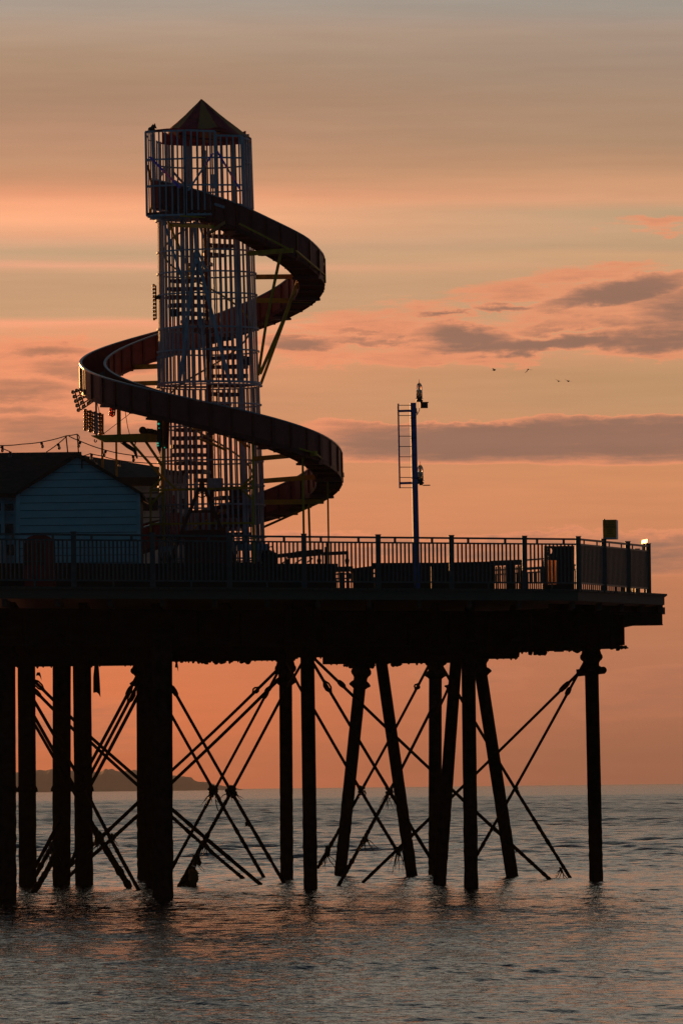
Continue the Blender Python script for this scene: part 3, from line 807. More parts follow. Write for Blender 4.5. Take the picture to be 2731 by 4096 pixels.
# front sheet around the hole and window, built as strips
px_rect(mb, 2175, 2184, 2190, yb, 159.5, .03); px_rect(mb, 2226, 2184, 2296, yb, 159.5, .03)
px_rect(mb, 2190.2, 2226, 2225.8, 2241, 159.5, .03); px_rect(mb, 2190.2, 2338, 2225.8, yb, 159.5, .03)
ring = []
cx_, cy_, rx_, ry_ = 2202, 2204, 5, 11
outer = [(2190.2, 2184), (2225.8, 2184), (2225.8, 2225.6), (2190.2, 2225.6)]
nn = 24
def on_rect(a):
    c, s = math.cos(a), math.sin(a); best = 1e9
    for (lx, ly) in ((2190.2, None), (2225.8, None), (None, 2184), (None, 2225.6)):
        if lx is not None and abs(c) > 1e-6:
            t = (lx - cx_) / c
            if t > 0: best = min(best, t)
        if ly is not None and abs(s) > 1e-6:
            t = (ly - cy_) / s
            if t > 0: best = min(best, t)
    return cx_ + c * best, cy_ + s * best
for i in range(nn):
    a0 = 2 * math.pi * i / nn; a1 = 2 * math.pi * (i + 1) / nn
    o0 = on_rect(a0); o1 = on_rect(a1)
    q = [(cx_ + rx_ * math.cos(a0), cy_ + ry_ * math.sin(a0)), o0, o1, (cx_ + rx_ * math.cos(a1), cy_ + ry_ * math.sin(a1))]
    mb.prism([P(x, y, 159.5) for x, y in q], (0, .03, 0))
mb.build('front_sheet', M['black'], r)
px_rect(MB(), 2288, 2186, 2296, yb, 159.54, .5).build('side_sheet', M['black'], r)
px_rect(MB(), 2228, 2186, 2286, yb, 160.1, .03).build('back_sheet', M['black'], r)
px_rect(MB(), 2190, 2241.5, 2226, 2337.5, 159.52, .01).build('amber_panel', M['perspex'], r)
# notice board on a post
r = thing('notice_board', PX(2443, 158.3, DECK), 'yellow warning notice box on a post above the right corner railing', 'notice board')
mb = MB(); a = P(2410, 2079, 158.2); b = P(2465, 2155, 158.2); 
mb.hexa([(a.x, 158.2, b.z), (b.x, 158.2, b.z), (b.x + .06, 158.75, b.z), (a.x + .06, 158.75, b.z), (a.x, 158.2, a.z), (b.x, 158.2, a.z), (b.x + .06, 158.75, a.z), (a.x + .06, 158.75, a.z)])
mb.build('box', M['white'], r)
px_rect(MB(), 2411, 2080, 2464, 2150, 158.185, .012).build('yellow_face', M['signyellow'], r)
mb = MB()
for p0, p1 in (((2414, 2099), (2419, 2085)), ((2419, 2085), (2425, 2099)), ((2425, 2099), (2414, 2099))):
    mb.bar(P(*p0, 158.18), P(*p1, 158.18), .006, .006)
for (x0, x1, y) in ((2430, 2455, 2085), (2430, 2452, 2091), (2430, 2456, 2098), (2414, 2460, 2105), (2414, 2458, 2111), (2414, 2420, 2120), (2427, 2450, 2120), (2427, 2446, 2127), (2427, 2452, 2134), (2416, 2458, 2144)):
    mb.bar(P(x0, y, 158.18), P(x1, y, 158.18), .006, .008)
mb.build('printing', M['ink'], r)
p = PX(2417, 158.45, 0); MB().box((p.x - .045, 158.3, DECK), (p.x + .045, 158.39, b.z)).build('post', M['rail'], r)
MB().box((P(2413, 2077, 158.3).x, 158.25, a.z + .001), (P(2419, 2077, 158.3).x, 158.4, a.z + .02)).build('top_bracket', M['rail'], r)
# tilted steel plate that catches the sun
r = thing('steel_lectern', PX(2575, 161.6, DECK), 'tilted polished steel plate glinting in the sun on the corner railing', 'lectern')
c = P(2577, 2166, 162.4)
vc = (CAM - c).normalized(); nn_ = (sd + vc).normalized()
uu = nn_.cross(Vector((0, 0, 1))).normalized(); vv = nn_.cross(uu).normalized()
# long side runs across the view
ex = nn_.cross(Vector((0, 0, 1))).normalized(); ey = nn_.cross(ex).normalized()
hx, hy = .32, .042
MB().prism([c - ex * hx - ey * hy, c + ex * hx - ey * hy, c + ex * hx + ey * hy, c - ex * hx + ey * hy], -nn_ * .015).build('plate', M['steel'], r)
MB().box((c.x - .03, c.y + .1, DECK), (c.x + .03, c.y + .16, c.z - .03)).build('stand', M['rail'], r)
M['steel'].node_tree.nodes['Principled BSDF'].inputs['Roughness'].default_value = 0.5

# ------------------------------------------------------------------ light mast
r = thing('light_mast', PX(1668, 157.2, DECK), 'tall blue navigation light mast with a side ladder and two glass lanterns', 'mast')
YM = 157.2
a = P(1651, 1611, YM); b = P(1668, 2368, YM)
a.z = a.z; mb = MB().bar(Vector((b.x, YM, DECK)), a, .125, .125, Vector((math.sin(R(-5)), math.cos(R(-5)), 0)))
pole = mb.build('pole', M['mast'], r)
mb = MB()
for y in (1671, 1703, 1752, 1820, 1913):
    t = (y - 1611) / (2368 - 1611); q = a.lerp(b, t); mb.box((q.x - .066, YM - .066, q.z - .012), (q.x + .066, YM + .066, q.z + .004))
mb.build('strap', M['cable'], pole)
lad = MB().bar(P(1598.5, 1953, YM), P(1592, 1614, YM), .035, .05, Vector((0, 1, 0))); lo = lad.build('ladder', M['mast'], r)
rg = MB()
for i in range(9):
    y = 1620.5 + i * 41.3; rg.tube([P(1593 + i * .7, y, YM), P(1641 + i * .8, y, YM)], .009, 6)
rg.build('rungs', M['black'], lo)
for y in (1643, 1932):
    MB().bar(P(1589 + (y > 1800) * 6, y + 1, YM), P(1641 + (y > 1800) * 5, y - .5, YM), .04, .05).build('bracket', M['mast'], lo)
def lantern(x, y, box=True):
    base_ = P(x, y, YM)
    l = MB().tube([base_ + Vector((0, 0, z)) for z in (-.02, .02, .021, .05, .051, .07)], [.075, .075, .055, .055, .09, .06], 16).build('lantern', M['black'], r)
    g = [(.071, .066), (.30, .066), (.345, .055), (.38, .034), (.395, .01)]
    MB().tube([base_ + Vector((0, 0, z)) for z, q in g], [q for z, q in g], 16).build('glass_dome', M['glass'], l, smooth=True)
    MB().tube([base_ + Vector((0, 0, z)) for z in (.072, .16, .161, .24, .241, .34)], [.02, .02, .045, .045, .02, .012], 10).build('lens_core', M['steel'], l)
    MB().tube([base_ + Vector((0, 0, z)) for z in (.396, .47)], [.008, .004], 6).build('spike', M['steel'], l)
    return l
lantern(1677, 1603); lantern(1681, 1932)
MB().box((P(1661, 1, YM).x + .0, YM - .1, P(1661, 1632, YM).z), (P(1691, 1, YM).x, YM + .1, P(1661, 1611, YM).z)).build('lamp_box', M['black'], r)
MB().box((P(1661, 1, YM).x, YM - .11, P(1661, 1611, YM).z + .001), (P(1694, 1, YM).x, YM + .11, P(1661, 1608.5, YM).z)).build('lamp_shelf', M['black'], r)
MB().box((P(1667, 1, YM).x, YM - .08, P(1661, 1943, YM).z), (P(1697, 1, YM).x, YM + .08, P(1661, 1940, YM).z)).bar(P(1676, 1938, YM), P(1690, 1938, YM), .1, .03).build('lamp_shelf', M['black'], r)
mb = MB()
for pts in ([(1665, 1632), (1666, 1643), (1669, 1657)], [(1677, 1632), (1677, 1640), (1672, 1650), (1669, 1657), (1662, 1662)], [(1662, 1641), (1665, 1650), (1669, 1656)]):
    mb.tube([P(x, y, YM) for x, y in pts], .009, 6)
mb.build('cable', M['cable'], r)

# ------------------------------------------------------------------ helter skelter
YT = 158.0
def zpix(y, x=836, Y_=YT): return P(x, y, Y_).z
AXB = P(853, 2340, YT); AXT = P(811, 400, YT)
def axis(z): return AXB.lerp(AXT, (z - AXB.z) / (AXT.z - AXB.z))
def cyl(th, rad, z):
    c = axis(z); return Vector((c.x + rad * math.cos(R(th)), c.y + rad * math.sin(R(th)), z))
hs = thing('helter_skelter', Vector((axis(DECK).x, YT, DECK)), 'tall fairground helter skelter with caged tower, striped top and maroon spiral slide', 'fairground ride')
def hbar(name, x0, y0, Y0, x1, y1, Y1, w, m='yellow', dp_=.06, parent=None):
    """flat-sided bar, w = its seen thickness in photo pixels"""
    a = P(x0, y0, Y0); b = P(x1, y1, Y1); h = w / F * (Y0 + Y1) / 2
    return MB().bar(a, b, dp_, h).build(name, M[m], parent or hs)
def cage(y_top, y_bot, r_top, r_bot, n, w=.036, skip=(), phase=0):
    z1, z0 = zpix(y_top), zpix(y_bot); mb = MB()
    for i in range(n):
        th = 360 * (i + phase) / n
        if any(a <= th <= b for a, b in skip): continue
        ww = w * random.choice((.8, 1, 1, 1.15)); j = random.uniform(-.6, .6)
        a = cyl(th + j, r_bot, z0); b = cyl(th + j * .3, r_top, z1); c = axis(z0)
        rad = Vector((math.cos(R(th)), math.sin(R(th)), 0))
        mb.bar(a, b, ww, .014, rad)
    return mb.build('cage_bars', M['cage'], hs)
def ringb(y, rad, h=.035, th=.02, name='ring', m='cage', n=48, x=836):
    z = zpix(y, x); mb = MB(); vs = []; fs = []
    for i in range(n):
        t = 360 * i / n
        vs += [cyl(t, rad, z - h / 2), cyl(t, rad + th, z - h / 2), cyl(t, rad + th, z + h / 2), cyl(t, rad, z + h / 2)]
    for i in range(n):
        a = 4 * i; b = 4 * ((i + 1) % n)
        for k in range(4): fs.append((a + k, b + k, b + (k + 1) % 4, a + (k + 1) % 4))
    mb.add(vs, fs); return mb.build(name, M[m], hs)
cage(878, 1536, 1.045, 1.085, 54)
cage(1546, 2350, 1.095, 1.15, 54, phase=.3)
for y in (1010, 1096, 1182, 1317, 1408, 1622, 1712, 1848, 1946, 2024, 2150, 2240):
    ringb(y, 1.045 + (y - 878) * .00009 + .012 - .03 * (y < 0))
ringb(880, 1.07, .06, .03); ringb(1536, 1.10, .05, .035, 'flange_ring'); ringb(1546, 1.12, .03, .05, 'flange_ring')
# main uprights of the cage
for th in (-118, -48, 25, 110, 165):
    for y1, y0, ra, rb in ((885, 1534, 1.01, 1.05), (1548, 2350, 1.06, 1.11)):
        a = cyl(th, rb, zpix(y0)); b = cyl(th, ra, zpix(y1))
        MB().bar(a, b, .058, .04, Vector((math.cos(R(th)), math.sin(R(th)), 0))).build('upright', M['cage'], hs)
# diagonal braces on the front of the cage
Yb = YT - 1.14
for x0, y0, x1, y1, w in ((783, 1008, 718, 1534, 13), (790, 1030, 919, 1534, 14), (786, 1010, 806, 1300, 8), (784, 1030, 800, 1310, 7), (783, 1000, 776, 884, 10), (790, 1000, 828, 1085, 9), (655, 884, 730, 1120, 9), (806, 1300, 822, 1530, 8), (790, 880, 815, 950, 8)):
    hbar('brace', x0, y0, Yb, x1, y1, Yb, w, 'cage', .03)
MB().ball(P(784, 1015, Yb - .04), .07, 8, 6, (.8, .6, 1.3), .4, 3).ball(P(785, 1042, Yb - .04), .06, 8, 6, (.8, .6, 1.3), .4, 5).build('brace_joint', M['cage'], hs)
hbar('brace', 673, 886, Yb + .2, 766, 1100, Yb + .3, 9, 'yellow', .03)
# spiral stair
zc0, zc1 = DECK + .02, zpix(600)
MB().tube([axis(zc0), axis(zc1)], .048, 12).build('stair_column', M['redsteel'], hs)
MB().tube([axis(zc1 + .001), axis(zpix(432))], .03, 10).build('centre_pole', M['yellow'], hs)
rise = .192; nst = int((zpix(905) - DECK) / rise)
for i in range(nst):
    z = DECK + .15 + i * rise; th0 = 180 - (z - 13.0) / 3.3 * 360
    mb = MB(); c = axis(z); pts = []
    w0 = 19
    for a, r_ in ((-w0 * 2, .05), (-w0, .86), (0, .88), (w0, .86), (w0 * 2, .05)):
        pts.append(Vector((c.x + r_ * math.cos(R(th0 + a)), c.y + r_ * math.sin(R(th0 + a)), z)))
    mb.prism(pts, (0, 0, .075))
    e_ = Vector((math.cos(R(th0 + w0)), math.sin(R(th0 + w0)), 0))
    mb.build('stair_tread', M['redsteel'], hs)
hp = []
for i in range(nst * 4):
    z = DECK + 1.0 + i * rise / 4
    if z > zpix(895): break
    th = 180 - (z - 14.0) / 3.3 * 360; hp.append(cyl(th, .93, z))
MB().tube(hp, .02, 8).build('stair_handrail', M['yellow'], hs)

# the slide
def zat(th, rad, x, y):
    return P(x, y, YT + rad * math.sin(R(th))).z
ZTAB = [(-160, zat(-160, 1.3, 610, 708)), (-150, zat(-150, 1.3, 616, 716)), (-120, zat(-120, 1.32, 708, 736)), (-90, zat(-90, 1.38, 829, 768)), (-60, zat(-60, 1.6, 976, 822)),
        (-40, zat(-40, 1.95, 1103, 884)), (-20, zat(-20, 2.3, 1226, 950)), (0, 13.86), (90, 12.72), (180, 11.60), (270, 10.54), (360, 9.52), (450, 8.50), (520, 7.75), (570, 7.35)]
def zr(th):      # height of the outer rim
    tab = ZTAB
    for (a, za), (b, zb) in zip(tab, tab[1:]):
        if a <= th <= b: return lerp(za, zb, (th - a) / (b - a))
    return tab[-1][1]
def rr_(th):
    tab = [(-160, 1.3), (-120, 1.31), (-90, 1.38), (-60, 1.62), (-40, 1.95), (-20, 2.32), (0, 2.57), (180, 2.80), (360, 2.86), (600, 2.86)]
    for (a, za), (b, zb) in zip(tab, tab[1:]):
        if a <= th <= b: return lerp(za, zb, (th - a) / (b - a))
T0, T1, DT = -150, 560, 4.0
WID = .53
ths = [T0 + i * DT for i in range(int((T1 - T0) / DT) + 1)]
slide = None
def sheet(name, m, prof, parent, smooth=True, t0=T0, t1=T1):
    """sweep of a closed profile [(dr, dz)] relative to the outer rim"""
    vs = []; fs = []; k = len(prof); tt = [t for t in ths if t0 <= t <= t1]
    for t in tt:
        for dr, dz in prof: vs.append(cyl(t, rr_(t) + dr, zr(t) + dz))
    for i in range(len(tt) - 1):
        for j in range(k): fs.append((i * k + j, (i + 1) * k + j, (i + 1) * k + (j + 1) % k, i * k + (j + 1) % k))
    fs.append(tuple(range(k))); fs.append(tuple((len(tt) - 1) * k + j for j in range(k - 1, -1, -1)))
    return MB().add(vs, fs).build(name, m, parent)
slide = sheet('slide', M['slide'], [(0, -.52), (-WID, -.50), (-WID, -.54), (0, -.56)], hs)
sheet('outer_wall', M['slidepanel'], [(.0, 0), (-.025, 0), (-.025, -.515), (.0, -.515)], slide)
sheet('inner_wall', M['slidepanel'], [(-WID, -.02), (-WID - .022, -.02), (-WID - .022, -.50), (-WID, -.50)], slide)
sheet('outer_rim', M['sliderim'], [(.02, .03), (-.04, .03), (-.04, .002), (.02, .002)], slide)
sheet('inner_rim', M['sliderim'], [(-WID + .02, .01), (-WID - .04, .01), (-WID - .04, -.018), (-WID + .02, -.018)], slide)
# ribbed floor
mb = MB()
for j in range(9):
    dr = -.06 - j * .05; pts = [cyl(t, rr_(t) + dr, zr(t) - .505) for t in ths]
    mb.tube(pts, .013, 5)
mb.build('ribbed_floor', M['chute'], slide)
rb = MB(); br = MB(); lk = MB()
t = T0 + 3; k = 0
while t < T1:
    a = cyl(t, rr_(t) + .018, zr(t) - .01); b = cyl(t, rr_(t) + .018, zr(t) - .55)
    rad = Vector((math.cos(R(t)), math.sin(R(t)), 0))
    br = MB(); MB().bar(a, b, .05 if k % 3 else .085, .03, rad).build('outer_rib', M['slide'], slide)
    a2 = cyl(t, rr_(t) - WID - .04, zr(t) - .03); b2 = cyl(t, rr_(t) - WID - .04, zr(t) - .53); rb = MB().bar(a2, b2, .045, .03, rad)
    br.bar(cyl(t, rr_(t) + .01, zr(t) - .585), cyl(t, rr_(t) - WID - .03, zr(t) - .575), .10, .045)
    if k % 3 == 0: br.build('cross_bearer', M['slide'], slide); br = MB().bar(cyl(t, rr_(t) + .01, zr(t) - .62), cyl(t, rr_(t) - WID - .05, zr(t) - .62), .16, .05)
    rb.build('inner_rib', M['slide'], slide); br.build('cross_bearer', M['slide'], slide)
    t += 9.3; k += 1
# lower stringers under the walls
sheet('stringer', M['slide'], [(.005, -.50), (-.02, -.50), (-.02, -.60), (.005, -.60)], slide)
sheet('stringer', M['slide'], [(-WID, -.50), (-WID - .025, -.50), (-WID - .025, -.59), (-WID, -.59)], slide)

# radial support beams: photo end points and the depth of each end
def azim(x, rad):  # depth of a point at photo column x on a circle, front (-) or back (+)
    dxp = (x - 836) / F * YT; s = max(0, rad * rad - dxp * dxp)
    return math.sqrt(s)
beams = [  # x0,y0,Y0, x1,y1,Y1, w
 (995, 1013, YT - .8, 1168, 1000, YT - 1.9, 18), (1022, 1107, YT + .1, 1301, 1104, YT + .1, 19), (1022, 1201, YT + .7, 1258, 1202, YT + 1.3, 19),
 (1012, 1836, YT - .8, 1264, 1813, YT - 1.9, 18), (1050, 1924, YT, 1376, 1899, YT, 19), (1040, 2009, YT + .7, 1291, 2006, YT + 1.4, 19),
 (640, 1464, YT + .7, 478, 1471, YT + 1.9, 19), (640, 1531, YT + .1, 322, 1540, YT + .1, 18), (650, 1602, YT - .5, 402, 1606, YT - 1.5, 18),
 (900, 1740, YT - 1.0, 1010, 1720, YT - 2.3, 18), (650, 1673, YT - 1.0, 770, 1678, YT - 2.6, 15), (690, 900, YT - .9, 850, 905, YT - 2.4, 14), (905, 1800, YT - 1.3, 800, 1755, YT - 1.5, 8)]
for x0, y0, Y0, x1, y1, Y1, w in beams: hbar('support_beam', x0, y0, Y0, x1, y1, Y1, w, 'yellow', .09)
struts = [  # chords along the slide and raking struts
 (957, 893, YT - 2.35, 1157, 996, YT - 1.9, 6), (1184, 1002, YT - 1.8, 1299, 1100, YT, 6), (1300, 1112, YT, 1262, 1200, YT + 1.3, 8), (1232, 1213, YT + 1.4, 1015, 1309, YT + 2.3, 8),
 (1012, 1739, YT - 2.5, 1258, 1812, YT - 1.9, 6), (1264, 1816, YT - 1.9, 1364, 1899, YT, 6), (1366, 1908, YT, 1292, 1996, YT + 1.4, 8), (1264, 2015, YT + 1.4, 1053, 2109, YT + 2.4, 8),
 (1122, 1014, YT - 1.5, 1066, 1280, YT - 1.0, 11), (1066, 1280, YT - 1.0, 1033, 1500, YT - .6, 11),
 (1192, 1120, YT + .3, 1130, 1288, YT + .2, 12), (1130, 1288, YT + .2, 1040, 1495, YT, 12), (1162, 1210, YT + 1.0, 1043, 1536, YT + .4, 9),
 (345, 1553, YT + .2, 404, 1604, YT - 1.4, 7), (500, 1632, YT - 1.7, 632, 1672, YT - 2.5, 7), (630, 1420, YT + 2.3, 522, 1450, YT + 2.2, 7),
 (600, 1640, YT - 1, 640, 1668, YT - 1.1, 8), (855, 1700, YT - 1.6, 1000, 1790, YT - 1.5, 8), (770, 1710, YT - 1.5, 900, 1740, YT - 1.4, 7), (940, 1730, YT - 1.7, 985, 1790, YT - 1.7, 10)]
for x0, y0, Y0, x1, y1, Y1, w in struts: hbar('strut', x0, y0, Y0, x1, y1, Y1, w, 'yellow', .04)
def foot(x, y, Yd, w, lean=6):
    a = P(x, y, Yd); b = PX(x + lean, Yd, DECK)
    MB().bar(a, b, .07, w / F * Yd, Vector((1, 0, 0))).build('support_post', M['yellow'], hs)
foot(1210, 1826, YT - 1.6, 9, 8); foot(1234, 2012, YT + 1.2, 9, 12); foot(1310, 1915, YT + .1, 7, 7)
foot(650, 1682, YT - 1.4, 9, 8); foot(1012, 1742, YT - 2.3, 9, 4); foot(602, 1960, YT - 1.5, 8, 2)
for x0, y0, x1, y1, w in ((602, 1961, 1012, 1952, 8), (602, 2096, 1012, 2092, 8), (601, 1957, 651, 1908, 7), (651, 1906, 702, 1956, 7), (602, 2020, 652, 1966, 7), (962, 1952, 1010, 1903, 7), (972, 1952, 1012, 1922, 6), (965, 1958, 1012, 1997, 7)):
    hbar('stage_frame', x0, y0, YT - 1.5, x1, y1, YT - 1.6, w, 'yellow', .05)
# projecting rectangle of the lower cage
for x0, y0, x1, y1, w in ((1046, 1845, 1052, 2028, 13), (1000, 1845, 1052, 1843, 6), (1000, 2028, 1056, 2027, 8)):
    hbar('side_frame', x0, y0, YT - .2, x1, y1, YT - .2, w, 'cage', .04)
hbar('side_frame', 632, 1425, YT - .2, 636, 1545, YT - .2, 10, 'cage', .04); hbar('side_frame', 632, 1428, YT - .2, 680, 1424, YT - .6, 8, 'cage', .04)
# added bright strips that stand for sunlight on the right flank post
MB().tube([P(1039, 1742, YT + .1), P(1041, 1824, YT + .1)], .016, 8).build('glint_strip', M['steel'], hs)
MB().tube([P(1045, 1932, YT + .1), P(1047, 1995, YT + .1)], .014, 8).build('glint_strip', M['steel'], hs)
# panels and boxes inside the lower cage
for x0, y0, x1, y1, Yd, m in ((917, 1945, 975, 2060, YT + .7, 'black'), (830, 1912, 892, 1952, YT - .9, 'cage'), (975, 1985, 1012, 2055, YT + .5, 'cage'), (682, 1234, 716, 1264, YT - .6, 'black'), (958, 1425, 1000, 1460, YT + .4, 'black'), (820, 1160, 845, 1200, YT + .3, 'cage')):
    a = P(x0, y1, Yd); b = P(x1, y0, Yd); MB().box((a.x, Yd, a.z), (b.x, Yd + .2, b.z)).build('control_box', M[m], hs, bevel=.01)
MB().tube([axis(DECK), axis(DECK + .12)], 1.35, 32).build('base_plate', M['redsteel'], hs)
a = P(655, 2252, YT - 1.5); b = P(1045, 2212, YT - 1.5)
MB().box((a.x, YT - 1.5, DECK), (b.x, YT - 1.3, zpix(2250, 850, YT - 1.5))).build('trailer_skirt', M['black'], hs)
MB().box((P(618, 1, YT - 1.55).x, YT - 1.55, zpix(2206, 850, YT - 1.55)), (P(684, 1, YT - 1.55).x, YT - 1.40, zpix(2184, 850, YT - 1.55))).build('step_board', M['white'], hs)
MB().box((P(715, 1, YT - 1.55).x, YT - 1.55, zpix(2188, 850, YT - 1.55)), (P(890, 1, YT - 1.55).x, YT - 1.40, zpix(2179, 850, YT - 1.55))).build('step_board', M['white'], hs)
MB().box((P(925, 1, YT - 1.55).x, YT - 1.55, zpix(2204, 850, YT - 1.55)), (P(1045, 1, YT - 1.55).x, YT - 1.40, zpix(2178, 850, YT - 1.55))).build('step_board', M['cage'], hs)

# top cage: three flat panels, left side panel and a round back
def flat_panel(p, q, ya, yb_, xs, rails, Yp, Yq, edge=.05, barw=.035):
    x0, x1 = p, q; mb = MB()
    def Yx(x): return lerp(Yp, Yq, (x - x0) / (x1 - x0))
    def yt(x): return lerp(ya[0], ya[1], (x - x0) / (x1 - x0))
    def yb(x): return lerp(yb_[0], yb_[1], (x - x0) / (x1 - x0))
    for x in xs: mb.bar(P(x + 2.5, yb(x) - 3, Yx(x)), P(x - 2.5, yt(x) + 3, Yx(x)), .02, barw, Vector((1, 0, 0)))
    for x in (x0, x1): mb.bar(P(x + 2.5, yb(x), Yx(x)), P(x - 2.5, yt(x), Yx(x)), .035, edge, Vector((1, 0, 0)))
    for y in rails: mb.bar(P(x0 + 3, y[0], Yp), P(x1 - 3, y[1], Yq), .03, .036)
    mb.bar(P(x0 - 2.5, ya[0], Yp), P(x1 - 2.5, ya[1], Yq), .035, .04); mb.bar(P(x0 + 2.5, yb_[0], Yp), P(x1 + 2.5, yb_[1], Yq), .035, .045)
    return mb.build('cage_panel', M['cage'], hs)
YA, YB_, YC = YT - 1.25, YT - 1.45, YT - 1.15
flat_panel(585, 738, (525, 520), (862, 857), (614, 638, 663, 688, 711), [(637, 633), (743, 738)], YA + .45, YB_)
flat_panel(742, 862, (519, 523), (857, 855), (766, 791, 817, 842), [(630, 628), (738, 737)], YB_, YB_ + .05)
flat_panel(864, 970, (540, 542), (818, 818), (884, 909, 934, 958), [(628, 630), (738, 738)], YB_ + .1, YC)
sp_m = MB()
for i in range(5):
    t = i / 4; x = lerp(587, 618, t); Yd = lerp(YA + .45, YT + .5, t ** .8)
    sp_m.bar(P(x + 3, 858 - 6 * t, Yd), P(x - 2, 527 + 3 * t, Yd), .02, .03, Vector((1, 0, 0)))
for y in (528, 641, 746, 857):
    sp_m.bar(P(587, y, YA + .45), P(618, y + (2 if y < 800 else -2), YT + .5), .03, .035)
sp_m.build('cage_panel', M['cage'], hs)
def arc_panel(rad, y1, y0, t0, t1, n, rails):
    mb = MB()
    for i in range(n + 1):
        t = lerp(t0, t1, i / n); mb.bar(cyl(t, rad + .02, zpix(y0)), cyl(t, rad, zpix(y1)), .034, .016, Vector((math.cos(R(t)), math.sin(R(t)), 0)))
    for y in rails:
        for i in range(24):
            a, b = lerp(t0, t1, i / 24), lerp(t0, t1, (i + 1) / 24); mb.bar(cyl(a, rad, zpix(y)), cyl(b, rad, zpix(y)), .02, .035)
    return mb.build('cage_panel', M['cage'], hs)
arc_panel(1.04, 556, 838, -38, 175, 34, (562, 655, 752, 834))
# uprights of the upper stage
for x, Yd, w in ((614, YT + .6, .09), (670, YT + .9, .13), (752, YT + .95, .12), (930, YT + .8, .10), (975, YT - .4, .10), (862, YT - 1.2, .08), (990, YT + .3, .09)):
    a = P(x + 6, 870, Yd); b = P(x - 2, 535, Yd); MB().bar(a, b, .06, w, Vector((1, 0, 0))).build('upright', M['cage'], hs)
a = P(840, 750, YT - .6); b = P(872, 695, YT - .6); MB().box((a.x, a.y, a.z), (b.x, b.y + .2, b.z)).build('control_box', M['cage'], hs)
hbar('brace', 692, 686, YT + .8, 745, 745, YT + .9, 8, 'cage', .03); hbar('brace', 640, 705, YT + .7, 672, 655, YT + .9, 9, 'cage', .03)
hbar('brace', 860, 815, YT - 1.5, 895, 832 - 5, YT - 1.9, 9, 'cage', .04)
# platform of the upper stage
pl = [P(588, 866, YA + .42), P(742, 861, YB_), P(862, 859, YB_), P(905, 862, YT - 1.1), P(985, 870, YT), P(960, 876, YT + .95), P(700, 880, YT + 1.0), P(610, 876, YT + .55)]
zz = zpix(868)
MB().prism([Vector((p.x, p.y, zz)) for p in pl], (0, 0, .05)).build('platform', M['redsteel'], hs)
for x0, y0, x1, y1 in ((592, 866, 760, 874), (600, 874, 826, 866), (640, 880, 760, 884)):
    hbar('platform_joist', x0, y0, YT - 1.0, x1, y1, YT - .6, 8, 'cage', .05)
hbar('platform_joist', 720, 862, YT - 1.5, 870, 872, YT - 1.3, 6, 'yellow', .05)
hbar('platform_joist', 600, 862, YT - .7, 611, 800, YT - .3, 7, 'yellow', .04)
# funnel-like yellow gusset under the slide mouth
MB().prism([P(830, 938, YT - 1.5), P(845, 915, YT - 1.5), P(900, 880, YT - 1.5), P(902, 893, YT - 1.5), P(870, 915, YT - 1.5)], (0, .3, 0)).build('gusset', M['canvas_y'], hs)
# conical canvas roof
def roof():
    apex = P(805, 393, YT - .1); n = 12; rim = []
    cx = (668 + 1008) / 2; rad = 171 / F * YT; cc = P(cx, 531, YT)
    for i in range(n):
        th = 2 * math.pi * (i + .5) / n - math.pi / 2
        tilt = (math.cos(th)) * -.10
        rim.append(Vector((cc.x + rad * math.cos(th), cc.y + rad * math.sin(th), cc.z + tilt - .02 + .02 * math.sin(3 * th))))
    root = None
    for i in range(n):
        a, b = rim[i], rim[(i + 1) % n]; mb = MB(); S = 8
        vs = []; fs = []
        for k in range(S + 1):
            t = k / S; sag = -.055 * math.sin(math.pi * t)
            for j in range(5):
                u = j / 4; e_ = a.lerp(b, u); p = apex.lerp(e_, max(t, .015)) + Vector((0, 0, sag * (.35 + .65 * (1 - (2 * u - 1) ** 2))))
                p.z += .012 * noise.noise(p * 5)
                vs.append(p)
        for j in range(5):
            u = j / 4; e_ = a.lerp(b, u); vs.append(e_ + Vector((0, 0, -.10 - .035 * math.sin(math.pi * u * 2 + i) - .03 * noise.noise(e_ * 4))))
        for k in range(S + 1):
            for j in range(4): q = k * 5 + j; fs.append((q, q + 5, q + 6, q + 1))
        mb.add(vs, fs)
        o = mb.build('canvas_roof' if root is None else 'canvas_gore', M['canvas_y' if i % 2 else 'canvas_r'], hs if root is None else root, smooth=True)
        sm = o.modifiers.new('solid', 'SOLIDIFY'); sm.thickness = .008
        if root is None: root = o
    pts = [Vector((p.x, p.y, p.z - .02)) for p in rim]; MB().tube(pts + [pts[0]], .02, 6).build('roof_hoop', M['redsteel'], hs)
roof()
# torn canvas lip
mb = MB(); lipx = [(620, 517), (668, 512), (706, 511), (740, 513), (790, 516), (832, 513), (858, 507), (880, 508), (904, 515)]
for (x0, y0), (x1, y1) in zip(lipx, lipx[1:]):
    mb.hexa([P(x0, y0 + 9, YT - 1.1), P(x1, y1 + 9 + random.uniform(0, 3), YT - 1.1), P(x1, y1 + 8, YT - .95), P(x0, y0 + 8, YT - .95), P(x0, y0, YT - 1.12), P(x1, y1, YT - 1.12), P(x1, y1, YT - .94), P(x0, y0, YT - .94)])
mb.build('torn_canvas_lip', M['canvas_r'], hs)
mb = MB()
for i in range(20):
    t0_, t1_ = 20 + i * 7, 20 + (i + 1) * 7
    a, b = cyl(t0_, .98, zpix(566)), cyl(t1_, .98, zpix(566)); h = .13 + .04 * random.random()
    mb.hexa([a, b, b + Vector((0, .02, 0)), a + Vector((0, .02, 0)), a + Vector((0, 0, h + .1)), b + Vector((0, 0, h + .1)), b + Vector((0, .02, h + .1)), a + Vector((0, .02, h + .1))])
mb.build('canvas_valance', M['canvas_r'], hs)
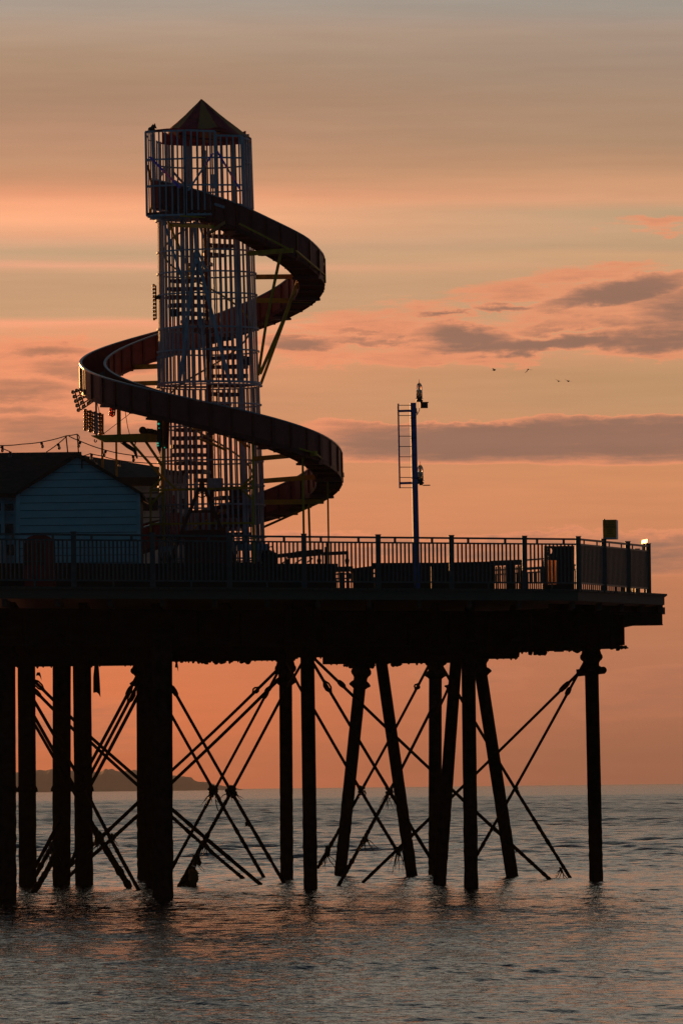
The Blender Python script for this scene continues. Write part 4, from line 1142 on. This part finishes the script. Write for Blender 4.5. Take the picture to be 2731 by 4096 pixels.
# spotlight perched on the top rail
o = MB().ball(P(605, 514, YT - .5), .06, 10, 8, (1.2, 1, .8)).tube([P(606, 512, YT - .5), P(618, 508, YT - .5)], [.05, .09], 10).prism([P(612, 508, YT - .5), P(627, 512, YT - .5), P(620, 491, YT - .5), P(618, 492, YT - .5), P(614, 500, YT - .5)], (0, .08, 0)).build('spotlight', M['black'], hs)
MB().tube([P(592, 522, YT - .9), P(593, 518, YT - .8), P(598, 517, YT - .7), P(600, 522, YT - .6)], .012, 6).build('cable', M['cable'], hs)
MB().tube([P(588, 540, YT - .85), P(592, 555, YT - .85), P(600, 562, YT - .8), P(611, 561, YT - .7)], .008, 6).build('cable', M['cable'], hs)
MB().tube([P(790, 1300, Yb), P(796, 1330, Yb), P(808, 1340, Yb), P(820, 1335, Yb), P(822, 1310, Yb)], .01, 6).build('cable', M['cable'], hs)
# coloured light tubes on the top cage
for x0, y0, x1, y1, Y0, Y1, cols in ((599, 626, 720, 750, YA + .2, YB_ - .06, 'ppppkkkpp'), (852, 611, 753, 761, YB_ - .06, YB_ - .06, 'ppknnnnnn'), (868, 603, 959, 755, YB_, YC - .08, 'pppknkkpp'), (591, 661, 608, 739, YA + .5, YT, 'aaaaaaaa')):
    a = P(x0, y0, Y0 - .03); b = P(x1, y1, Y1 - .03)
    o = MB().tube([a, b], .022, 8).build('light_tube', M['cage'], hs)
    nseg = len(cols) * 3
    for key, mm in (('p', 'purplelit'), ('k', 'pinklit'), ('a', 'amber')):
        mb = MB()
        for i in range(nseg):
            if cols[i // 3] == key:
                p = a.lerp(b, (i + .2) / nseg); q = a.lerp(b, (i + .75) / nseg); off = Vector((0, -.02, 0)); mb.bar(p + off, q + off, .045, .034)
        mb.build('light_strip', M[mm], o)
# bulb letter panels
def bulb_panel(corners, nu, nv, Yd, m, skip=(), rb_=.045, frame='black', dy=0.0):
    (x0, y0), (x1, y1), (x2, y2), (x3, y3) = corners
    A, B, C_, D_ = [P(x, y, Yd + (dy if i in (1, 2) else 0)) for i, (x, y) in enumerate(corners)]
    def pt(u, v): return A.lerp(B, u).lerp(D_.lerp(C_, u), v)
    mb = MB()
    for i in range(nu): mb.bar(pt(i / max(1, nu - 1), 0), pt(i / max(1, nu - 1), 1), .03, .03)
    for j in range(nv): mb.bar(pt(0, j / max(1, nv - 1)), pt(1, j / max(1, nv - 1)), .026, .026)
    fr = mb.build('bulb_panel', M[frame], hs)
    for i in range(nu):
        for j in range(nv):
            if (i, j) in skip: continue
            p = pt(i / max(1, nu - 1), j / max(1, nv - 1)); d = (D_ - A).cross(B - A).normalized()
            MB().ball(p - Vector((.045, .03, 0)), rb_, 8, 6).build('bulb', M[m], fr, smooth=True)
bulb_panel([(300, 1568), (345, 1550), (382, 1600), (322, 1640)], 4, 5, YT - .3, 'clearbulb', skip=((1, 1), (2, 3)))
bulb_panel([(372, 1555), (405, 1580), (398, 1594), (372, 1600)], 2, 3, YT - .5, 'clearbulb')
bulb_panel([(350, 1643), (408, 1658), (410, 1735), (350, 1716)], 4, 6, YT - .5, 'amber')
bulb_panel([(452, 1625), (462, 1625), (458, 1662), (450, 1658)], 2, 4, YT - .6, 'redbulb', rb_=.035)
bulb_panel([(623, 1141), (624, 1141), (626, 1275), (625, 1275)], 1, 10, YT - .2, 'amber', rb_=.035)
MB().box((P(606, 1, YT - .3).x, YT - .3, zpix(1198, 620)), (P(632, 1, YT - .3).x, YT - .1, zpix(1184, 620))).build('lamp_bracket', M['black'], hs)
# green lit column
A_ = P(628, 1680, YT - 1.5); B_ = P(640, 1815, YT - 1.5)
o = MB().prism([P(628, 1675, YT - 1.5), P(648, 1675, YT - 1.5), P(650, 1770, YT - 1.5), P(643, 1800, YT - 1.5), P(638, 1816, YT - 1.5), P(627, 1790, YT - 1.5)], (0, .12, 0)).build('bulb_panel', M['black'], hs)
for x, y, r_ in ((634, 1695, .022), (631, 1773, .02), (633, 1782, .012), (630, 1783, .012), (658, 1790, .012), (636, 1712, .01)):
    MB().ball(P(x, y, YT - 1.56), r_, 8, 6).build('lit_bulb', M['greenlit'], o)
MB().prism([P(650, 1672, YT - 1.3), P(678, 1680, YT - 1.3), P(674, 1790, YT - 1.3), P(652, 1798, YT - 1.3)], (0, .15, 0)).build('speaker_stack', M['black'], hs)
# walkway arm on the left with its gear
arm = MB().prism([P(364, 1741, YT - 1.2), P(500, 1736, YT - 1.2), P(590, 1733, YT - 1.2), P(626, 1739, YT - 1.2), P(626, 1765, YT - 1.2), P(415, 1765, YT - 1.2), P(400, 1758, YT - 1.2)], (0, .5, 0)).build('walkway_arm', M['yellow'], hs)
hbar('support_post', 475, 1614, YT - 1.0, 476, 1737, YT - 1.0, 16, 'yellow', .08)
def post_down(x, y, Yd, w): 
    a = P(x, y, Yd); b = PX(x + 4, Yd, DECK); MB().bar(a, b, .06, w / F * Yd, Vector((1, 0, 0))).build('support_post', M['yellow'], hs)
post_down(409, 1760, YT + .2, 9); post_down(465, 1764, YT + .3, 8)
hbar('support_post', 384, 1590, YT - .8, 386, 1740, YT - .8, 8, 'cage', .05)
hbar('strut', 412, 1655, YT - .5, 412, 1737, YT - .6, 4, 'yellow', .03)
hbar('brace', 520, 1764, YT - 1.1, 655, 1917, YT - 1.3, 9, 'yellow', .05); hbar('brace', 584, 1767, YT - 1.1, 652, 1868, YT - 1.3, 8, 'yellow', .05)
MB().tube([P(379, 1757, YT - 1), P(377, 1764, YT - 1), P(381, 1769, YT - 1), P(386, 1766, YT - 1), P(386, 1760, YT - 1)], .012, 8).build('hook', M['black'], hs)
mb = MB().tube([P(571, 1721, YT - 1.1), P(571, 1721, YT - .95)], .085, 18).ball(P(600, 1724, YT - 1), .09, 10, 8, (1.5, 1, .6), .5, 2).ball(P(618, 1732, YT - 1), .07, 10, 8, (1.6, 1, .8), .5, 4)
mb.build('winch', M['black'], hs)
mb = MB().prism([P(480, 1770, YT - 1.1), P(505, 1770, YT - 1.1), P(545, 1796, YT - 1.1), P(551, 1832, YT - 1.1), P(545, 1833, YT - 1.1), P(532, 1806, YT - 1.1), P(505, 1790, YT - 1.1)], (0, .2, 0))
mb.prism([P(486, 1762, YT - 1), P(506, 1762, YT - 1), P(504, 1774, YT - 1), P(492, 1774, YT - 1)], (0, .1, 0)).prism([P(537, 1764, YT - 1), P(546, 1764, YT - 1), P(540, 1785, YT - 1)], (0, .1, 0))
mb.build('floodlight', M['black'], hs)
MB().prism([P(540, 1793, YT - 1.13), P(546, 1798, YT - 1.13), P(551, 1828, YT - 1.13), P(548, 1830, YT - 1.13)], (0, .02, 0)).build('floodlight_glass', M['white'], hs)
mb = MB().tube([P(500, 1636, YT - 1), P(503, 1660, YT - 1), P(510, 1705, YT - 1), P(518, 1736, YT - 1)], .008, 5).tube([P(410, 1738, YT - 1), P(555, 1627, YT - 1)], .007, 5)
mb.tube([P(388, 1610, YT - .8), P(396, 1640, YT - .8), P(400, 1690, YT - .7), P(418, 1738, YT - .7)], .008, 5).build('cable', M['cable'], hs)

# ------------------------------------------------------------------ A-frame
r = thing('a_frame', PX(810, 155.6, DECK), 'dark red steel A-frame trestle with a lifting eye in front of the tower foot', 'trestle')
YF = 155.6
for x0, y0, x1, y1 in ((797, 1950, 722, 2140), (817, 1950, 896, 2140)):
    a = P(x0, y0, YF); b = P(x1, y1, YF); d = (b - a); b = a + d * ((a.z - DECK) / -d.z)
    MB().bar(a, b, .06, .075, Vector((1, 0, 0))).build('leg', M['redsteel'], r)
MB().bar(P(756, 2046, YF), P(860, 2046, YF), .05, .055).build('cross_bar', M['redsteel'], r)
hd = MB().prism([P(793, 1968, YF), P(799, 1915, YF), P(815, 1915, YF), P(821, 1968, YF)], (0, .05, 0))
pts = [P(807, 1921, YF) + Vector((.03 * math.cos(t), 0, .03 * math.sin(t))) for t in [i * math.pi / 8 for i in range(17)]]
hd.build('head_plate', M['redsteel'], r)
pts = [P(807, 1980, YF) + Vector((.085 * math.cos(t), 0, .05 * math.sin(t))) for t in [i * math.pi / 8 for i in range(17)]]
MB().tube(pts, .014, 6).build('shackle_ring', M['redsteel'], r)
MB().prism([P(725, 2122, YF + .1), P(890, 2118, YF + .1), P(905, 2150, YF + .1), P(715, 2150, YF + .1)], (0, .3, 0)).box((P(715, 1, YF).x, YF + .1, DECK), (P(905, 1, YF).x, YF + .4, P(1, 2150.5, YF).z)).build('ballast_box', M['redsteel'], r)

# trailer drawbar with screw jacks
r = thing('trailer_drawbar', PX(1200, 157.5, DECK), 'dark red trailer drawbar on screw jacks behind the railing, right of the tower', 'trailer')
YD = 157.6
MB().bar(P(1040, 2232, YD), P(1287, 2205, YD), .1, .085).prism([P(1185, 2205, YD - .06), P(1287, 2197, YD - .06), P(1283, 2222, YD - .06), P(1140, 2235, YD - .06)], (0, .06, 0)).build('main_beam', M['redsteel'], r)
MB().bar(P(1284, 2216, YD), P(1392, 2211, YD), .08, .075).prism([P(1258, 2197, YD), P(1287, 2197, YD), P(1284, 2206, YD), P(1258, 2206, YD)], (0, .1, 0)).build('draw_beam', M['redsteel'], r)
for x, y, yt_ in ((1276, 2220, 2213), (1388, 2213, 2206)):
    a = P(x, yt_, YD); b = PX(x + 4, YD, DECK)
    MB().bar(Vector((a.x, YD, DECK + .05)), a, .045, .06, Vector((1, 0, 0))).ball(P(x, 2243, YD), .05, 8, 6, (1, 1, 1.2)).ball(P(x, 2252, YD), .04, 8, 6).box((a.x - .12, YD - .12, DECK), (a.x + .12, YD + .12, DECK + .049)).build('screw_jack', M['redsteel'], r)
MB().bar(P(1302, 2256, YD), P(1302, 2188, YD), .06, .045, Vector((1, 0, 0))).build('jack_handle', M['redsteel'], r)
for x0, y0, x1, y1 in ((1128, 2254, 1152, 2238), (1180, 2254, 1205, 2238), (1228, 2250, 1250, 2233)):
    MB().bar(P(x0, y0, YD), P(x1, y1, YD), .03, .03).build('gusset_strut', M['redsteel'], r)
for x in (1065, 1150): 
    p = PX(x, YD, 0); MB().box((p.x - .05, YD - .05, DECK), (p.x + .05, YD + .05, P(x, 2236, YD).z)).build('leg', M['redsteel'], r)
# engine lump with cables
r = thing('small_generator', PX(1075, 156.6, DECK), 'small dark generator with looping cables at the tower foot', 'generator')
mb = MB().ball(P(1065, 2205, 156.6), .10, 10, 8, (.8, 1, 1.2), .8, 1).ball(P(1080, 2222, 156.6), .12, 10, 8, (1.3, 1, .8), .8, 6).ball(P(1062, 2230, 156.6), .10, 10, 8, (1, 1, 1.3), .8, 9)
p = PX(1075, 156.6, 0); mb.box((p.x - .14, 156.5, DECK), (p.x + .18, 156.9, P(1, 2232, 156.6).z)); mb.build('engine_block', M['black'], r)
mb = MB().tube([P(1075, 2190, 156.5), P(1086, 2186, 156.5), P(1094, 2200, 156.5), P(1099, 2225, 156.5), P(1102, 2250, 156.5)], .014, 6)
mb.tube([P(1062, 2185, 156.5), P(1059, 2178, 156.5), P(1068, 2176, 156.5), P(1072, 2186, 156.5)], .014, 6).build('cable', M['cable'], r)

# ------------------------------------------------------------------ blue hut and neighbours
def hut():
    Yw = 155.4
    r = thing('blue_hut', PX(310, Yw, DECK), 'blue weatherboarded hut with a front gable and brown felt roof', 'hut')
    A, B = P(75, 1966, Yw), P(549, 1968, Yw); T = P(310, 1826, Yw); xl, xr = A.x, B.x; ze = (A.z + B.z) / 2; zt = T.z; xa = T.x
    # overlapping boards on a dark slab that draws their lap shadow in the gaps
    body = MB().prism([(xl, Yw, DECK), (xr, Yw, DECK), (xr, Yw, ze), (xa, Yw, zt), (xl, Yw, ze)], (0, 4.5, 0))  .build('wall', M['darkwood'], r)
    mb = MB(); z = DECK + .02; n = 0
    bh = 30.3 / F * Yw
    while z < zt - .04:
        z1 = min(z + bh - .011, zt - .005)
        def lim(zz):
            if zz <= ze: return xl, xr
            t = (zz - ze) / (zt - ze); return lerp(xl, xa, t), lerp(xr, xa, t)
        a0, a1 = lim(z1 if z1 > ze else z)
        b0, b1 = lim(z)
        a0, a1 = lim(z1)
        mb.hexa([(b0, Yw - .030, z), (b1, Yw - .030, z), (b1, Yw - .003, z), (b0, Yw - .003, z), (a0, Yw - .012, z1), (a1, Yw - .012, z1), (a1, Yw - .003, z1), (a0, Yw - .003, z1)])
        z += bh
    mb.build('weatherboard', M['shed'], r)
    for x in (xl - .02, xr + .02 - .0): MB().box((x - .04, Yw - .045, DECK), (x + .04, Yw + .05, ze - .02)).build('corner_trim', M['shedtrim'], r)
    # finial strip
    MB().box((P(309, 1, Yw).x - .012, Yw - .06, P(1, 1878, Yw).z), (P(309, 1, Yw).x + .012, Yw - .035, zt)).build('gable_strip', M['darkwood'], r)
    # wing roof (two slopes) with overhang
    over = .10; th = .10
    def slope(xe, ze_, name):
        y0, y1 = Yw - .16, Yw + 4.7
        apx = Vector((xa, 0, zt + .09)); ev = Vector((xe, 0, ze_ - .03))
        return MB().hexa([(ev.x, y0, ev.z - th + .04), (apx.x, y0, apx.z - th), (apx.x, y1, apx.z - th), (ev.x, y1, ev.z - th + .04), (ev.x, y0, ev.z), (apx.x, y0, apx.z), (apx.x, y1, apx.z), (ev.x, y1, ev.z)]).build(name, M['roof'], r)
    rf = slope(xr + .12, ze - .015, 'roof')
    slope(xl - .10, ze - .0, 'roof')
    # main range to the left: roof parallel to the picture, white wall, windows
    zr_ = P(200, 1809, Yw + 1.3).z; Yr = Yw + 2.4; X0 = xl - 5.0
    zr_ = P(150, 1809, Yr).z; zel = P(30, 1972, Yw + .35).z
    MB().hexa([(X0, Yw + .3, zel - .1), (xa, Yw + .3, zel - .1), (xa, Yr, zr_ - .1), (X0, Yr, zr_ - .1), (X0, Yw + .3, zel), (xa, Yw + .3, zel), (xa, Yr, zr_), (X0, Yr, zr_)]).build('roof', M['roof'], r)
    MB().hexa([(X0, Yr + .002, zr_ - .1), (xa, Yr + .002, zr_ - .1), (xa, Yr + 2.3, zel - .1), (X0, Yr + 2.3, zel - .1), (X0, Yr + .002, zr_), (xa, Yr + .002, zr_), (xa, Yr + 2.3, zel), (X0, Yr + 2.3, zel)]).build('roof', M['roof'], r)
    # wedge closing the wing roof onto the main one is the wing slope itself
    MB().box((X0, Yw + .55, DECK), (xl - .06, Yw + 4.4, zel - .12)).build('wall', M['shed'], r)
    MB().box((X0, Yw + .50, P(30, 2003, Yw + .5).z), (xl - .07, Yw + .547, P(30, 1978, Yw + .5).z)).build('white_band', M['white'], r)
    for (x0, y0, x1, y1) in ((19, 2014, 56, 2043), (19, 2096, 53, 2133), (-60, 2014, 3, 2043), (-60, 2096, 2, 2133), (25, 2178, 55, 2222)):
        a = P(x0, y1, Yw + .52); b = P(x1, y0, Yw + .52)
        w = MB().box((a.x - .03, Yw + .51, a.z - .03), (b.x + .03, Yw + .545, b.z + .03)).build('window', M['shedtrim'], r)
        MB().box((a.x, Yw + .50, a.z), (b.x, Yw + .508, b.z)).build('pane', M['glassdark'], w)
    for y in (2055, 2090):
        p = P(30, y, Yw + .5); MB().box((X0, Yw + .49, p.z - .012), (xl - .08, Yw + .548, p.z + .012)).build('wall_batten', M['shedtrim'], r)
    for x in (12, 62):
        p = P(x, 2100, Yw + .5); MB().box((p.x - .035, Yw + .47, DECK), (p.x + .035, Yw + .546, P(1, 2005, Yw + .5).z)).build('wall_batten', M['shedtrim'], r)
hut()
def cafe():
    Yc = 165.0
    r = thing('cafe_building', PX(560, Yc, DECK), 'long low white building with dark roof and windows behind the blue hut', 'building')
    top = [P(330, 1821, Yc + 2), P(400, 1832, Yc + 2), P(480, 1843, Yc + 2), P(600, 1862, Yc + 2), P(650, 1870, Yc + 1.5), P(690, 1884, Yc + 1)]
    bot = [P(330, 1940, Yc - .2), P(400, 1940, Yc - .2), P(480, 1938, Yc - .2), P(600, 1937, Yc - .2), P(650, 1936, Yc - .2), P(690, 1936, Yc - .2)]
    vs = top + bot; fs = [(i, i + 1, i + 7, i + 6) for i in range(5)]
    back = [p + Vector((0, 2.5, -.5)) for p in top]; vs += back; fs += [(i + 1, i, i + 12, i + 13) for i in range(5)]
    fs += [(5, 11, 17), (0, 12, 6)]
    MB().add(vs, fs).build('roof', M['roof'], r)
    a = P(330, 1937, Yc); b = P(690, 1937, Yc); MB().box((a.x, Yc - .25, b.z - .03), (b.x + .05, Yc - .2, b.z + .16)).build('fascia', M['darkwood'], r)
    MB().box((a.x, Yc, DECK), (b.x, Yc + 4, b.z - .035)).build('wall', M['white'], r)
    for x0, x1, y0, y1 in ((548, 632, 1990, 2044), (642, 665, 1990, 2044), (552, 632, 2098, 2180), (642, 664, 2098, 2180)):
        p = P(x0, y1, Yc - .01); q = P(x1, y0, Yc - .01)
        w = MB().box((p.x - .03, Yc - .05, p.z - .03), (q.x + .03, Yc - .002, q.z + .03)).build('window', M['white'], r)
        MB().box((p.x, Yc - .06, p.z), (q.x, Yc - .052, q.z)).build('pane', M['glassdark'], w)
    for y in (1972, 2070):
        p = P(600, y, Yc); MB().box((a.x, Yc - .02, p.z - .01), (b.x, Yc - .002, p.z + .01)).build('wall_batten', M['darkwood'], r)
cafe()
def kiosk():
    Yk = 163.0
    r = thing('kiosk', PX(715, Yk, DECK), 'narrow grey kiosk with slit windows beside the tower foot', 'kiosk')
    a = P(666, 1890, Yk); b = P(738, 1893, Yk)
    MB().box((a.x, Yk, DECK), (b.x, Yk + 2, b.z - .02)).build('wall', M['white'], r)
    MB().hexa([(a.x - .1, Yk - .1, P(655, 1882, Yk).z - .1), (b.x + .06, Yk - .1, P(748, 1890, Yk).z - .06), (b.x + .06, Yk + 2.1, P(748, 1890, Yk).z - .06), (a.x - .1, Yk + 2.1, P(655, 1882, Yk).z - .1),
               (a.x - .1, Yk - .1, P(655, 1878, Yk).z), (b.x + .06, Yk - .1, P(748, 1887, Yk).z), (b.x + .06, Yk + 2.1, P(748, 1887, Yk).z), (a.x - .1, Yk + 2.1, P(655, 1878, Yk).z)]).build('roof', M['roof'], r)
    for x in (687, 703, 722):
        p = P(x, 1935, Yk); q = P(x + 9, 1893, Yk)
        MB().box((p.x, Yk - .02, p.z), (q.x, Yk - .002, q.z)).build('window', M['glassdark'], r)
    for x in (728,):
        p = P(x, 2030, Yk); q = P(x + 8, 1995, Yk); MB().box((p.x, Yk - .02, p.z), (q.x, Yk - .002, q.z)).build('window', M['glassdark'], r)
    MB().box((P(692, 1, Yk).x, Yk - .1, P(1, 1886, Yk).z), (P(695, 1, Yk).x, Yk - .05, P(1, 1872, Yk).z)).build('roof_bracket', M['black'], r)
kiosk()
def board(x0, y0, x1, y1, Yd, m, label, lines=0, ink='canvas_y'):
    r = thing('menu_board', PX((x0 + x1) / 2, Yd, DECK), label, 'board')
    a = P(x0, y1, Yd); b = P(x1, y0, Yd)
    MB().box((a.x, Yd, a.z), (b.x, Yd + .05, b.z)).build('panel', M[m], r)
    MB().box(((a.x + b.x) / 2 - .03, Yd + .052, DECK), ((a.x + b.x) / 2 + .03, Yd + .1, b.z - .02)).build('support', M['darkwood'], r)
    mb = MB()
    for i in range(lines):
        y = y0 + (y1 - y0) * (i + 1) / (lines + 1); p = P(lerp(x0, x1, .2), y, Yd); q = P(lerp(x0, x1, random.uniform(.6, .8)), y, Yd)
        mb.box((p.x, Yd - .006, p.z - .008), (q.x, Yd - .001, p.z + .008))
    if lines: mb.build('printing', M[ink], r)
board(664, 1958, 683, 2045, 160.3, 'brown', 'narrow tan board left of the small red board by the tower foot')
board(685, 1981, 704, 2036, 160.2, 'redpaint', 'small red board standing above the larger red board by the tower', 4)
board(667, 2050, 721, 2140, 160.0, 'redpaint', 'large dark red board with faint yellow lines beside the tower foot', 7)
# rounded red booth behind the railing
def booth():
    Yk = 152.9
    r = thing('ride_booth', PX(135, Yk, DECK), 'round-topped red booth with dark doors standing before the blue hut', 'booth')
    def shape(m_, y_off): 
        pts = [P(78 + m_, 2262, Yk)]
        pts = []
        base_z = DECK; a = P(78 + m_, 1, Yk).x; b = P(192 - m_, 1, Yk).x; zt = P(135, 2140 + m_ * 1.0, Yk).z; zs = P(135, 2178, Yk).z
        pts += [Vector((a - .02, Yk + y_off, base_z + m_ * .003)), Vector((b + .02, Yk + y_off, base_z + m_ * .003))]
        for i in range(13):
            t = math.pi * i / 12; e_ = 2.6
            cx = (a + b) / 2; rx = (b - a) / 2
            c, s = math.cos(t), math.sin(t)
            pts.append(Vector((cx + rx * math.copysign(abs(c) ** (2 / e_), c), Yk + y_off, zs + (zt - zs) * abs(s) ** (2 / e_))))
        return pts
    MB().prism(shape(0, 0), (0, .9, 0)).build('shell', M['redpaint'], r)
    for x0, x1 in ((92, 128), (142, 178)):
        p = P(x0, 2262, Yk); q = P(x1, 2172, Yk); MB().box((p.x, Yk - .02, p.z), (q.x, Yk - .002, q.z)).build('door', M['redsteel'], r)
    for y in (2172, 2246): 
        p = P(92, y, Yk); q = P(178, y, Yk); MB().box((p.x, Yk - .04, p.z - .008), (q.x, Yk - .022, p.z + .008)).build('trim_bar', M['rail'], r)
booth()

# ------------------------------------------------------------------ festoon lights
def festoon(label, wires, bulbs, poles, Yd, cat='string lights'):
    r = thing('string_lights', PX(poles[0][0] if poles else wires[0][0][0], Yd, P(1, 1810, Yd).z), label, cat)
    for w in wires:
        pts = [P(x, y, Yd) for x, y in w]
        out = []
        for a, b in zip(pts, pts[1:]):
            for k in range(6): 
                t = k / 6; q = a.lerp(b, t); q.z -= .02 * math.sin(math.pi * t) * (b - a).length; out.append(q)
        out.append(pts[-1]); MB().tube(out, .011, 5).build('wire', M['cable'], r)
    for x, y, tilt in bulbs:
        p = P(x, y, Yd)
        o = MB().tube([p, p + Vector((tilt * .05, 0, -.06))], .03, 8).build('bulb_holder', M['black'], r)
        MB().ball(p + Vector((tilt * .085, 0, -.10)), .035, 8, 6, (1, 1, 1.2)).build('bulb', M['clearbulb'], o, smooth=True)
    for x0, y0, x1, y1 in poles: MB().tube([P(x1, y1, Yd), P(x0, y0, Yd)], .014, 8).build('pole', M['black'], r)
festoon('festoon wires and bulbs strung from two poles over the blue hut ridge',
        [[(-120, 1776), (0, 1782), (90, 1776), (165, 1768), (265, 1743), (310, 1736)], [(268, 1743), (232, 1775), (185, 1808)], [(275, 1744), (320, 1764), (420, 1800), (530, 1821), (620, 1828), (692, 1827)],
         [(-60, 1760), (0, 1788), (40, 1806)], [(312, 1738), (318, 1748), (314, 1764), (309, 1752)]],
        [(9, 1783, 0), (165, 1767, .3), (232, 1773, .3), (322, 1765, -.5), (424, 1801, -.5), (532, 1821, .1), (41, 1806, 0)], [(264, 1743, 271, 1811), (309, 1736, 314, 1810)], 157.0)
festoon('lower festoon wire with bulbs along the dark roof behind the blue hut',
        [[(333, 1823), (362, 1814), (410, 1824), (460, 1838), (560, 1850), (690, 1853)]], [(366, 1815, 0), (384, 1838, 0), (478, 1844, 0)], [(362, 1813, 367, 1832)], 161.0)

# ------------------------------------------------------------------ birds
def bird_mesh(name, up):
    b = MB().ball((0, 0, 0), .05, 8, 6, (1.7, 1, .9))
    for s in (-1, 1):
        b.add([(-.05, 0, .01), (.06, 0, .01), (.05 + .02 * s, .14 * s, up * .7), (-.04, .15 * s, up * .7), (-.02, .30 * s, up), (.01, .30 * s, up), (-.05, 0, .02), (.06, 0, .025), (.05, .14 * s, up * .7 + .012), (-.04, .15 * s, up * .7 + .012)],
              [(0, 1, 2, 3), (3, 2, 5, 4), (6, 7, 8, 9), (0, 1, 7, 6), (1, 2, 8, 7), (3, 0, 6, 9), (9, 8, 5, 4)])
    b.ball((.10, 0, .02), .03, 8, 6); b.add([(-.08, 0, 0), (-.17, .03, 0), (-.17, -.03, 0), (-.08, 0, .02)], [(0, 1, 2), (0, 3, 1), (0, 2, 3), (1, 3, 2)])
    return b
labs = ['leftmost of four small birds in flight, wings slightly raised', 'second flying bird from the left, wings drooping', 'third flying bird from the left, left one of the lower pair', 'rightmost small flying bird, right one of the lower pair']
for (x, y, rz, rx, up, lb) in ((1974, 1483, 20, 10, .10, labs[0]), (2114, 1485, 70, -20, -.14, labs[1]), (2232, 1527, 75, 20, .06, labs[2]), (2271, 1527, 60, 15, .05, labs[3])):
    o = bird_mesh('bird', up).build('bird', M['bird']); tag(o, lb, 'bird', 'birds flying over the sea')
    o.location = P(x, y, 420.0); o.rotation_euler = (R(rx), 0, R(rz)); o.scale = (.9,) * 3

# ------------------------------------------------------------------ render settings
scene.view_settings.view_transform = 'Standard'; scene.view_settings.look = 'None'
scene.view_settings.exposure = 0.0; scene.view_settings.gamma = 1.0
scene.cycles.use_denoising = True; scene.cycles.denoiser = 'OPENIMAGEDENOISE'; scene.cycles.denoising_prefilter = 'NONE'
scene.cycles.max_bounces = 6; scene.cycles.volume_bounces = 0; scene.cycles.transparent_max_bounces = 8
